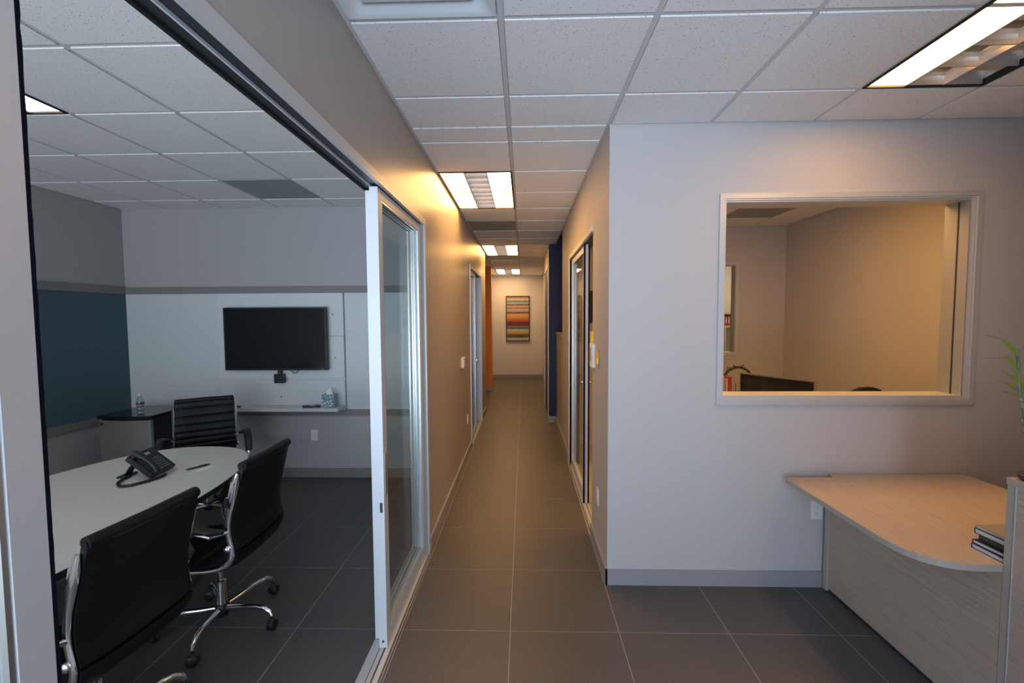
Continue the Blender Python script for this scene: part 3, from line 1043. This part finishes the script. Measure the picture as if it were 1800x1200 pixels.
for _ in range(10):
    cpts = [cpts[0]] + [(cpts[i - 1] + cpts[i] * 2 + cpts[i + 1]) / 4 for i in range(1, len(cpts) - 1)] + [cpts[-1]]
B().tube(cpts, [.0082 + .0014 * math.sin(i * 2.1) for i in range(len(cpts))], 8).obj('coiled_cord', 'cord_black', ph, True)

# pen and paper slip
pn = thing('pen', 'black pen lying on the conference table', 'pen', (-2.145, 2.822, .7475), math.radians(56))
B().tube([(-.07, 0, 0), (-.06, 0, 0), (.045, 0, 0), (.062, 0, 0), (.07, 0, 0)], [.003, .0055, .0055, .004, .0015], 10).obj('pen_barrel', 'black_plastic', pn, True)
B_((.0, .045, -.001, .001, .0055, .0075)).obj('clip', 'black_gloss', pn)
tag(B().prism([(-2.135, 2.755), (-2.085, 2.745), (-2.055, 2.855), (-2.095, 2.865)], .7405, .742).obj('paper_slip', 'paper'), 'small white paper slip beside the pen', 'paper')

# ------------------------------------------------------------------ office chairs


def prof_pt(s_):
    """centre line of the sling (y, z); s 0..1 top of back -> front of seat"""
    P = [(-.285, .985), (-.262, .90), (-.240, .81), (-.222, .73), (-.214, .66), (-.221, .595), (-.231, .545), (-.222, .495), (-.180, .462), (-.11, .448), (-.02, .446), (.08, .452), (.16, .456), (.215, .448), (.238, .42), (.240, .40)]
    t = s_ * (len(P) - 1)
    i = min(int(t), len(P) - 2)
    f = t - i

    def g(j):
        return Vector(P[max(0, min(len(P) - 1, j))])
    p0, p1, p2, p3 = g(i - 1), g(i), g(i + 1), g(i + 2)
    return .5 * ((2 * p1) + (p2 - p0) * f + (2 * p0 - 5 * p1 + 4 * p2 - p3) * f * f + (3 * p1 - p0 - 3 * p2 + p3) * f ** 3)


def sling(s0, s1, ribs, w, th=.038, top_roll=False):
    """upholstered pad with horizontal ribs on the sitting side"""
    b = B()
    NN = ribs * 8
    rows = []
    for i in range(NN + 1):
        u = s0 + (s1 - s0) * i / NN
        p = prof_pt(u)
        q = prof_pt(min(1, u + .004)) - prof_pt(max(0, u - .004))
        q.normalize()
        nrm = Vector((-q.y, q.x))   # towards the sitter
        if nrm.x < 0 and u < .4:
            nrm = -nrm
        if u >= .4 and nrm.y < 0:
            nrm = -nrm
        ph_ = (i % 8) / 8
        rib = abs(math.sin(PI * ph_)) ** .5
        end = min(1, min(i, NN - i) / 2.0)
        fr_ = th * .5 * (.55 + .45 * rib) * (.35 + .65 * end)
        bk = th * .62 * (.45 + .55 * end)
        row = []
        for kx in range(9):
            x = -w / 2 + w * kx / 8
            sag = .012 * (1 - (2 * kx / 8 - 1) ** 2)
            e = .55 if kx in (0, 8) else 1
            c = p - nrm * sag
            row.append((b.bm.verts.new((x, (c + nrm * fr_ * e).x, (c + nrm * fr_ * e).y)), b.bm.verts.new((x, (c - nrm * bk * e).x, (c - nrm * bk * e).y))))
        rows.append(row)
    for a, c in zip(rows, rows[1:]):
        for i in range(8):
            b.bm.faces.new((a[i][0], a[i + 1][0], c[i + 1][0], c[i][0]))
            b.bm.faces.new((a[i][1], a[i + 1][1], c[i + 1][1], c[i][1]))
        for i in (0, 8):
            b.bm.faces.new((a[i][0], a[i][1], c[i][1], c[i][0]))
    for rr_ in (rows[0], rows[-1]):
        for i in range(8):
            b.bm.faces.new((rr_[i][0], rr_[i + 1][0], rr_[i + 1][1], rr_[i][1]))
    return b


CW = .452


def make_chair(label, base_ang=0.0):
    t = thing('office_chair', label, 'chair')
    sling(0, .50, 9, CW).obj('backrest', 'black_leather', t, True)
    sling(.50, 1, 6, CW).obj('seat', 'black_leather', t, True)
    # top roll
    B().tube([(-CW / 2 + .004, -.283, .978), (0, -.294, .980), (CW / 2 - .004, -.283, .978)], .023, 14).obj('top_roll', 'black_leather', t, True)
    for sx_ in (-1, 1):
        x = sx_ * (CW / 2 + .007)
        pts, rad = [], []
        for i in range(25):
            s_ = .035 + i / 24 * .885
            p = prof_pt(s_)
            dz = 0
            if s_ > .45:
                dz = -.012 * min(1, (s_ - .45) / .2)
            pts.append((x, p.x + .010, p.y + dz))
            rad.append((.010, .022, .021, .018)[i] if i < 4 else .0155)
        B().tube(pts, rad, 10, .62, (0, 1, 0)).obj('side_frame', 'chrome', t, True)
        # joint bolt cover
        j = B().lathe([(0, 0), (.017, 0), (.017, .010), (.010, .015), (0, .016)], seg=16).xf(Matrix.Rotation(sx_ * PI / 2, 4, 'Y'))
        j.obj('joint_cap', 'chrome', t, True).location = (x + sx_ * .006, -.205, .560)
        # arm: chrome strap + pad
        xa = sx_ * (CW / 2 + .086)
        strap = [(x, -.205, .645), (xa, -.165, .655), (xa, -.10, .672), (xa, .02, .678), (xa, .11, .665), (xa, .165, .625), (xa, .185, .57), (xa, .180, .50), (xa - sx_ * .01, .165, .46), (x, .13, .445)]
        B().tube(strap, .0095, 8, 1.35, (0, 0, 1)).obj('arm_strap', 'chrome', t, True)
        pad = [(x + sx_ * .022, -.190, .655), (xa - sx_ * .030, -.178, .668), (xa - sx_ * .006, -.135, .684), (xa, -.05, .694), (xa, .03, .694), (xa, .105, .682), (xa, .155, .652), (xa, .185, .605), (xa, .195, .57)]
        B().tube(pad, [.013, .017, .019, .020, .020, .020, .020, .019, .014], 10, 1.5, (0, 0, 1)).obj('arm_pad', 'arm_pad', t, True)
    # under-seat yoke
    B().tube([(-CW / 2, -.02, .428), (-.15, -.01, .405), (0, 0, .398), (.15, -.01, .405), (CW / 2, -.02, .428)], .014, 8, 1.6).obj('yoke', 'chrome', t, True)
    B_((-.07, .07, -.09, .09, .370, .402)).bevel(.010, 2).obj('tilt_mechanism', 'black_plastic', t, True)
    B().tube([(.06, .02, .385), (.15, .03, .380), (.20, .035, .375)], [.005, .005, .009], 8).obj('tilt_lever', 'black_plastic', t, True)
    B().lathe([(0, .20), (.014, .20), (.014, .375), (0, .375)], seg=18).obj('gas_lift', 'chrome', t, True)
    B().lathe([(0, .075), (.026, .075), (.026, .255), (.020, .262), (0, .262)], seg=20).obj('column', 'chrome', t, True)
    B().lathe([(0, .055), (.030, .055), (.036, .07), (.036, .115), (.028, .125), (0, .125)], seg=20).obj('hub', 'black_plastic', t, True)
    for i in range(5):
        a = base_ang + i * 2 * PI / 5
        c, s_ = math.cos(a), math.sin(a)
        pr = [(.025, .098), (.09, .106), (.16, .117), (.22, .122), (.265, .118), (.295, .100), (.308, .078)]
        B().tube([(r_ * c, r_ * s_, z) for r_, z in pr], [.017, .0165, .016, .016, .016, .015, .013], 10, .72).obj('base_leg', 'chrome', t, True)
        cs = B()
        rot = Matrix.Rotation(a + PI / 2 + .6 * math.sin(i * 2.3), 4, 'Z')
        for sx_ in (-1, 1):
            w_ = B().lathe([(0, -.009), (.020, -.009), (.0275, -.005), (.0285, 0), (.0275, .005), (.020, .009), (0, .009)], seg=18)
            w_.xf(Matrix.Rotation(PI / 2, 4, 'X') @ Matrix.Identity(4))
            w_.xf(Matrix.Translation((0, sx_ * .0125, .0287)))
            me = D.meshes.new('tmp')
            w_.bm.to_mesh(me)
            w_.bm.free()
            cs.bm.from_mesh(me)
            D.meshes.remove(me)
        cs.tube([(-.016, 0, .0287), (-.012, 0, .050), (0, 0, .060), (.012, 0, .050)], .009, 8, 1.6)
        cs.tube([(0, 0, .055), (0, 0, .082)], .006, 8)
        cs.xf(Matrix.Translation((.308 * c, .308 * s_, 0)) @ rot)
        cs.obj('caster', 'black_plastic', t, True)
    return t


def place(o, x, y, face, base=None):
    """face: world angle the sitter looks towards"""
    o.location = (x, y, 0)
    o.rotation_euler = (0, 0, face - PI / 2)


f2_ang = math.radians(181)
ch2 = make_chair('black office chair nearest the parked glass door, chrome base in full view', math.radians(-7.5) - (f2_ang - PI / 2))
place(ch2, -1.705, 2.375, f2_ang)
ch3 = copy_tree(ch2)
tag(ch3, 'closest black office chair, lower left corner, partly behind the near door stile')
place(ch3, -1.715, 1.640, math.radians(175))
ch1 = copy_tree(ch2)
tag(ch1, 'black ribbed office chair at the far end of the table facing the viewer')
place(ch1, -2.765, 3.735, math.radians(-55))
ch4 = copy_tree(ch2)
tag(ch4, 'office chair beyond the table, mostly hidden by tabletop and door stile')
place(ch4, -3.20, 2.28, math.radians(3))

# ------------------------------------------------------------------ fridge and bottle
fg = thing('mini_fridge', 'silver-door mini fridge with black top in the meeting room corner', 'fridge', (-3.76, 4.27, 0))
B_((-.25, .25, -.20, .25, .02, .785)).bevel(.006, 1).obj('cabinet', 'black_plastic', fg)
pts = [(-.258, .255), (-.258, -.235)] + [(-.258 + .516 * i / 12, -.235 - .030 * math.sin(PI * i / 12)) for i in range(1, 12)] + [(.258, -.235), (.258, .255)]
B().prism(pts, .786, .812).bevel(.004, 1).obj('top_panel', 'black_gloss', fg)
pts = [(-.250, -.202), (-.250, -.228)] + [(-.25 + .5 * i / 12, -.228 - .026 * math.sin(PI * i / 12)) for i in range(1, 12)] + [(.250, -.228), (.250, -.202)]
B().prism(pts, .05, .770).bevel(.003, 1).obj('door', 'steel_door', fg)
B().prism([(.225, -.232), (.251, -.230), (.251, -.202), (.225, -.202)], .05, .7705).obj('door_edge_strip', 'aluminium', fg)
B_((-.228, -.205, -.246, -.238, .728, .752)).bevel(.003, 1).obj('badge', 'slot_dark', fg)
B_((.20, .25, -.215, -.185, .770, .786)).obj('hinge', 'black_plastic', fg)
for sx_ in (-.2, .2):
    for sy in (-.15, .2):
        B().lathe([(0, 0), (.018, 0), (.014, .02), (0, .02)], (sx_, sy, 0), 10).obj('foot', 'black_plastic', fg)
bo = thing('water_bottle', 'clear plastic water bottle standing on the mini fridge', 'bottle', (-3.655, 4.10, .812))
B().lathe([(0, 0), (.026, 0), (.031, .006), (.031, .03), (.028, .036), (.031, .042), (.031, .07), (.028, .076), (.031, .082), (.031, .125), (.026, .150), (.0135, .172), (.0125, .185), (0, .185)], seg=20).obj('bottle_body', 'bottle_plastic', bo, True)
B().lathe([(0, .183), (.0155, .183), (.0155, .199), (0, .200)], seg=16).obj('cap', 'white_plastic', bo, True)
B().lathe([(.0318, .098), (.0322, .099), (.0322, .116), (.0318, .117)], seg=20).obj('bottle_label', 'label_red', bo, True)

# ------------------------------------------------------------------ reception desk
dk = thing('reception_desk', 'pale wood reception desk with rounded overhanging corner', 'desk', (1.89, 2.75, 0))


def rounded(pts, rads, n=8):
    out = []
    N = len(pts)
    for i in range(N):
        p, a, c = Vector(pts[i]), Vector(pts[i - 1]), Vector(pts[(i + 1) % N])
        r_ = rads[i]
        if r_ <= 0:
            out.append(tuple(p))
            continue
        u, w_ = (a - p).normalized(), (c - p).normalized()
        s_, e = p + u * r_, p + w_ * r_
        for q in range(n + 1):
            t = q / n
            out.append(tuple((1 - t) ** 2 * s_ + 2 * t * (1 - t) * p + t * t * e))
    return out


dtop = rounded([(1.592, 2.715), (1.592, 1.757), (2.735, 1.757), (2.735, 2.778), (1.90, 2.778), (1.89, 2.725)], [.04, .24, 0, 0, 0, 0], 12)
DL = Vector((1.89, 2.75))
loc2 = [(x - DL.x, y - DL.y) for x, y in dtop]
B().prism(loc2, .7015, .730).bevel(.0015, 1, .9).obj('desktop', 'desk_wood', dk)
B().prism([(x * 1.0 + (-.0012 if x < -.2 else 0), y - (.0012 if y < -.9 else 0)) for x, y in loc2], .7035, .728).obj('edge_band', 'desk_edge', dk)
lp('side_panel', 'desk_wood', dk, (1.89, 1.918, 1.757, 2.735, .022, .7015))
lp('end_panel', 'desk_edge', dk, (1.878, 1.90, 2.735, 2.765, .005, .7015), bev=.001)
lp('levelling_strip', 'track_dark', dk, (1.895, 1.915, 1.757, 2.735, .0, .022), bev=0)
lp('cross_panel', 'desk_wood', dk, (1.918, 2.73, 2.70, 2.72, .022, .7015))
ct = thing('reception_counter', 'tall pale wood transaction counter at the right edge', 'counter', (1.89, 1.757, 0))
lp('end_panel', 'desk_edge', ct, (1.89, 2.28, 1.720, 1.7545, .02, 1.060), bev=.0015)
lp('side_panel', 'desk_wood', ct, (1.888, 1.912, -.40, 1.7205, .02, 1.060), bev=.0015)
lp('seam_strip', 'alu_white', ct, (1.886, 1.8875, 1.7175, 1.7215, .02, 1.060), bev=0)
lp('back_panel', 'desk_wood', ct, (2.26, 2.28, -.40, 1.7205, .02, 1.060), bev=.0015)
lp('countertop', 'desk_wood', ct, (1.884, 2.30, -.40, 1.7545, 1.060, 1.086), bev=.0015)
lp('levelling_strip', 'track_dark', ct, (1.893, 1.91, -.40, 1.75, 0, .02), bev=0)

# books under the counter edge
bk = [('white-paged binder at the bottom of the book stack under the counter', 'book_page', 'book_navy', 1.904, 1.770, .21, .125, .020, .0),
      ('thin navy book second from the bottom of the book stack', 'book_page', 'book_navy', 1.912, 1.776, .20, .120, .016, .03),
      ('dark green book in the middle of the book stack', 'book_green', 'book_green', 1.935, 1.778, .19, .118, .026, .0),
      ('thick pale book near the top of the stack', 'book_page', 'slot_dark', 1.920, 1.774, .20, .122, .022, .04),
      ('cream and olive notebook on top of the book stack', 'book_cream', 'book_grey', 1.924, 1.776, .20, .120, .012, .05)]
z = .730
for i, (lb, pg, cv, x, y, w_, h_, th_, rz) in enumerate(bk):
    t = thing('book', lb, 'book', (x, y, z), rz, 'books under the counter edge')
    B_((.003, w_ - .003, .003, h_ - .002, .0022, th_ - .0022)).obj('pages', pg, t)
    B_((0, w_, 0, h_, 0, .002)).obj('cover', cv, t)
    B_((0, w_, 0, h_, th_ - .002, th_)).obj('cover', cv, t)
    B_((0, w_, h_ - .002, h_, .002, th_ - .002)).obj('spine', cv, t)
    z += th_ + .0004

# bamboo plant on the counter
pl = thing('bamboo_plant', 'lucky bamboo plant with curling green leaves on the counter', 'plant', (1.932, 1.705, 1.086))
B().lathe([(0, 0), (.030, 0), (.042, .010), (.044, .024), (.040, .028), (0, .024)], seg=24).obj('dish', 'stone_pot', pl, True)
b = B()
for i in range(26):
    a, r_ = random.uniform(0, 2 * PI), random.uniform(0, .030)
    s_ = random.uniform(.008, .014)
    b.lathe([(0, -s_), (s_ * .8, -s_ * .5), (s_, 0), (s_ * .7, s_ * .6), (0, s_ * .9)], (r_ * math.cos(a), r_ * math.sin(a), .028), 7)
o = b.obj('moss', 'moss', pl, True)
o['kind'] = 'stuff'


def stalk(pts, r0=.0055):
    P = [Vector(p) for p in pts]
    for _ in range(3):
        Q = [P[0]]
        for a, c in zip(P, P[1:]):
            Q += [a.lerp(c, .25), a.lerp(c, .75)]
        P = Q + [P[-1]]
    n = len(P)
    R_ = [r0 * (1 - .35 * i / n) * (1.0 + (.28 if i % 4 == 0 else 0)) for i in range(n)]
    B().tube(P, R_, 8).obj('stalk', 'bamboo', pl, True)


def leaf_blade(base, tipp, w_, droop=.02, m='leaf_green', par=None):
    a, c = Vector(base), Vector(tipp)
    d_ = c - a
    side = d_.cross(Vector((0, .6, 1))).normalized()
    b = B()
    rows = []
    for i in range(9):
        t = i / 8
        p = a + d_ * t + Vector((0, 0, droop * 4 * t * (1 - t)))
        ww = w_ * math.sin(PI * min(1, .12 + t * .88)) ** .8 * (1 - .3 * t)
        if i == 8:
            ww = .0006
        rows.append([b.bm.verts.new(p - side * ww), b.bm.verts.new(p + Vector((0, .002, -.15 * ww))), b.bm.verts.new(p + side * ww),
                     b.bm.verts.new(p + Vector((0, .0028, -.15 * ww - .0008)))])
    for p, q in zip(rows, rows[1:]):
        b.bm.faces.new((p[0], p[1], q[1], q[0]))
        b.bm.faces.new((p[1], p[2], q[2], q[1]))
        b.bm.faces.new((p[2], p[3], q[3], q[2]))
        b.bm.faces.new((p[3], p[0], q[0], q[3]))
    return b.obj('leaf', m, pl, True)


stalk([(-.005, 0, .03), (-.012, 0, .12), (-.045, 0, .25), (-.075, 0, .34), (-.080, 0, .44), (-.095, 0, .52)], .0062)
stalk([(.008, .004, .03), (.006, 0, .12), (-.006, 0, .2), (-.012, 0, .28), (-.004, 0, .36)], .0058)
stalk([(.02, -.004, .03), (.026, 0, .15), (.030, 0, .26), (.034, 0, .36)], .0058)
stalk([(-.012, .012, .03), (-.020, .01, .10), (-.030, .01, .18), (-.050, .01, .26)], .005)
LV = [((-.085, 0, .47), (-.165, -.01, .545), .010, .012), ((-.09, 0, .50), (-.015, 0, .545), .007, .010), ((-.080, 0, .40), (-.170, -.02, .475), .009, .030),
      ((-.150, -.02, .47), (-.255, -.03, .470), .0035, .004), ((-.075, 0, .345), (-.155, 0, .385), .006, .008), ((-.075, 0, .325), (-.175, -.02, .342), .008, .010),
      ((-.004, 0, .31), (-.150, -.01, .425), .011, .010), ((-.05, 0, .47), (-.052, -.03, .44), .013, .004), ((-.004, 0, .35), (-.055, -.03, .36), .014, .008),
      ((-.004, 0, .355), (.045, -.02, .345), .015, .008), ((0, 0, .355), (.005, -.02, .29), .016, .006), ((0, 0, .35), (.0, 0, .42), .008, .002),
      ((.03, 0, .35), (.09, -.01, .40), .012, .008), ((-.045, .01, .25), (-.03, 0, .34), .010, .01), ((.034, 0, .36), (.01, -.02, .44), .010, .004), ((-.155, -.01, .54), (-.235, -.02, .56), .002, .003)]
for a, c, w_, dr in LV:
    leaf_blade(a, c, w_ * .72, dr)
leaf_blade((-.070, 0, .285), (-.150, -.01, .285), .005, .014, 'leaf_dry')['label'] = 'dry tan leaf'

# ------------------------------------------------------------------ inside the office
od = thing('office_desk', 'desk below the interior window inside the office', 'desk', (2.3, 3.9, 0))
lp('desktop', 'wood_pale', od, (1.55, 2.74, 3.35, 4.6, .71, .74))
for q in ((1.60, 1.64, 3.40, 3.44), (2.66, 2.70, 3.40, 3.44), (1.60, 1.64, 4.50, 4.54), (2.66, 2.70, 4.50, 4.54)):
    lp('leg', 'alu_satin', od, (*q, 0, .71))
mn = thing('computer_monitor', 'black computer monitor with silver rim behind the window sill', 'monitor', (2.19, 3.91, .74), math.atan2(3.63 - 4.19, 2.35 - 2.03))
B_((-.331, .331, -.004, .022, .070, .452)).bevel(.008, 2).obj('shell', 'aluminium', mn, True)
B_((-.318, .318, -.0065, -.0042, .080, .439)).obj('bezel', 'black_gloss', mn)
B_((-.296, .296, -.0075, -.0066, .10, .415)).obj('screen', 'screen_office', mn)
B_((-.06, .06, .02, .03, .02, .25)).bevel(.003, 1).obj('neck', 'aluminium', mn)
B_((-.10, .10, -.05, .12, 0, .010)).bevel(.004, 1).obj('stand_foot', 'aluminium', mn)

oc = thing('task_chair', 'dark office chair whose rounded back top shows over the window sill', 'chair', (3.02, 3.98, 0), .35)
b = B()
bp_ = [(-.20, .55), (-.225, .75), (-.22, .95), (-.17, 1.055), (-.06, 1.085), (.06, 1.085), (.17, 1.055), (.22, .95), (.225, .75), (.20, .55)]
v0 = [b.bm.verts.new((x, -.02, z_)) for x, z_ in bp_]
v1 = [b.bm.verts.new((x, .02, z_)) for x, z_ in bp_]
b.bm.faces.new(v0)
b.bm.faces.new(v1[::-1])
for i in range(10):
    b.bm.faces.new((v0[i], v1[i], v1[(i + 1) % 10], v0[(i + 1) % 10]))
b.bevel(.010, 2)
b.obj('backrest', 'black_leather', oc, True)
B_((-.23, .23, -.46, -.02, .44, .51)).bevel(.02, 2).obj('seat', 'black_leather', oc, True)
B_((-.03, .03, -.03, .03, .47, .60)).obj('back_bracket', 'black_plastic', oc)
B().lathe([(0, .06), (.025, .06), (.025, .44), (0, .44)], (0, -.22, 0), 14).obj('column', 'black_plastic', oc, True)
for i in range(5):
    a = i * 2 * PI / 5
    B().tube([(0, -.22, .08), (.28 * math.cos(a), -.22 + .28 * math.sin(a), .062)], .015, 8).obj('base_leg', 'black_plastic', oc, True)
    B().lathe([(0, -.025), (.02, -.018), (.026, 0), (.02, .018), (0, .025)], (.28 * math.cos(a), -.22 + .28 * math.sin(a), .026), 10).obj('caster', 'black_plastic', oc, True)

# small things left of the monitor
hp = thing('round_hoop', 'black round hoop with a ribbon bow behind the monitor', 'hoop', (2.20, 4.60, 1.045), 0)
n_ = 36
B().tube([(.148 * math.cos(2 * PI * i / n_), .0, .148 * math.sin(2 * PI * i / n_)) for i in range(n_ + 1)], .012, 8).obj('ring', 'black_plastic', hp, True)
for sx_ in (-1, 1):
    B().tube([(0, -.004, .150), (sx_ * .02, -.004, .152), (sx_ * .055, -.004, .170)], [.006, .013, .009], 8, .5, (0, 1, 0)).obj('bow_loop', 'navy_cloth', hp, True)
B_((-.003, .003, -.012, .012, -.305, -.148)).obj('post', 'black_plastic', hp)
rb = thing('red_folder', 'red and white upright folder at the left end of the window sill', 'folder', (1.985, 4.36, .74), .1)
B_((-.028, .015, -.05, .05, 0, .395)).bevel(.003, 1).obj('folder_body', 'red_paper', rb)
B_((-.034, -.028, -.048, .048, 0, .38)).obj('paper_sheet', 'paper', rb)
B_((-.02, .01, -.052, -.05, .34, .37)).obj('folder_tab', 'label_red', rb)
wf_ = thing('paper_file', 'pale standing paper file beside the red folder', 'file', (1.93, 4.36, .74), .05)
B_((-.06, .0, -.05, .05, 0, .40)).bevel(.003, 1).obj('file_body', 'paper_tan', wf_)
B_((-.055, -.005, -.045, .045, .40, .405)).obj('file_top', 'paper', wf_)
kn = B().lathe([(0, -.012), (.016, -.01), (.022, 0), (.016, .010), (0, .012)], (2.70, 5.895, 1.045), 12).obj('wooden_ornament', 'paper_tan', None, True)
tag(kn, 'small brown round ornament on the office back wall left of the hoop', 'ornament')
jp = thing('pen_jar', 'glass jar with pens between the red folder and the monitor', 'jar', (2.08, 4.34, .74))
B().lathe([(0, 0), (.034, 0), (.036, .01), (.036, .26), (.033, .26), (.033, .01), (0, .01)], seg=18).obj('jar_glass', 'bottle_plastic', jp, True)
for q in range(4):
    a = q * 1.7
    B().tube([(.012 * math.cos(a), .012 * math.sin(a), .012), (.026 * math.cos(a), .026 * math.sin(a), .31 + .01 * q)], .004, 6).obj('pen', 'white_plastic' if q % 2 else 'black_plastic', jp, True)

# sheets on the office back wall
for i, (z0, z1, lb) in enumerate(((1.86, 2.11, 'topmost'), (1.555, 1.845, 'middle'), (1.28, 1.53, 'lowest'))):
    x0, x1 = (2.862, 3.165) if i < 2 else (2.93, 3.23)
    t = tag(B_((x0, x1, 5.926, 5.93, z0, z1)).bevel(.001, 1).obj('wall_sheet', 'wall_paint'), f'{lb} of the three faint pale sheets on the office back wall', 'paper')

pc = thing('dark_picture', 'dark framed picture glimpsed through the office door opening', 'picture', (.98, 5.93, 1.64))
B_((-.10, .30, -.03, 0, 0, .42)).bevel(.003, 1).obj('picture_frame', 'fixture_frame', pc)
B_((-.08, .28, -.032, -.030, .02, .40)).obj('print', 'screen', pc)

# shelf with red binders beyond the rear office window
sh = thing('wall_shelf', 'pale shelf unit in the room behind the office', 'shelf', (3.5, 8.3, 0))
lp('shelf_board', 'wood_pale', sh, (2.9, 4.3, 7.95, 8.28, 1.515, 1.545))
lp('shelf_board', 'wood_pale', sh, (2.9, 4.3, 7.95, 8.28, 1.755, 1.78))
lp('shelf_back', 'white_laminate', sh, (2.9, 4.3, 8.28, 8.30, 0, 1.78))
lp('shelf_side', 'wood_pale', sh, (2.9, 2.93, 7.95, 8.28, 0, 1.515))
lp('shelf_side', 'wood_pale', sh, (4.27, 4.30, 7.95, 8.28, 0, 1.515))
lp('shelf_side', 'wood_pale', sh, (3.55, 3.58, 7.95, 8.28, .0, 1.515))
bn = thing('binder', 'red binder standing in the row on the far shelf', 'binder', (3.36, 7.98, 1.545), 0, 'red binders on the far shelf')
B_((0, .038, 0, .22, 0, .205)).bevel(.002, 1).obj('binder_cover', 'red_paper', bn)
B_((.012, .026, -.001, 0, .05, .15)).obj('spine_label', 'paper', bn)
for i in range(1, 10):
    c = copy_tree(bn)
    c.location = (3.36 + i * .043, 7.98 + .004 * (i % 3), 1.545)
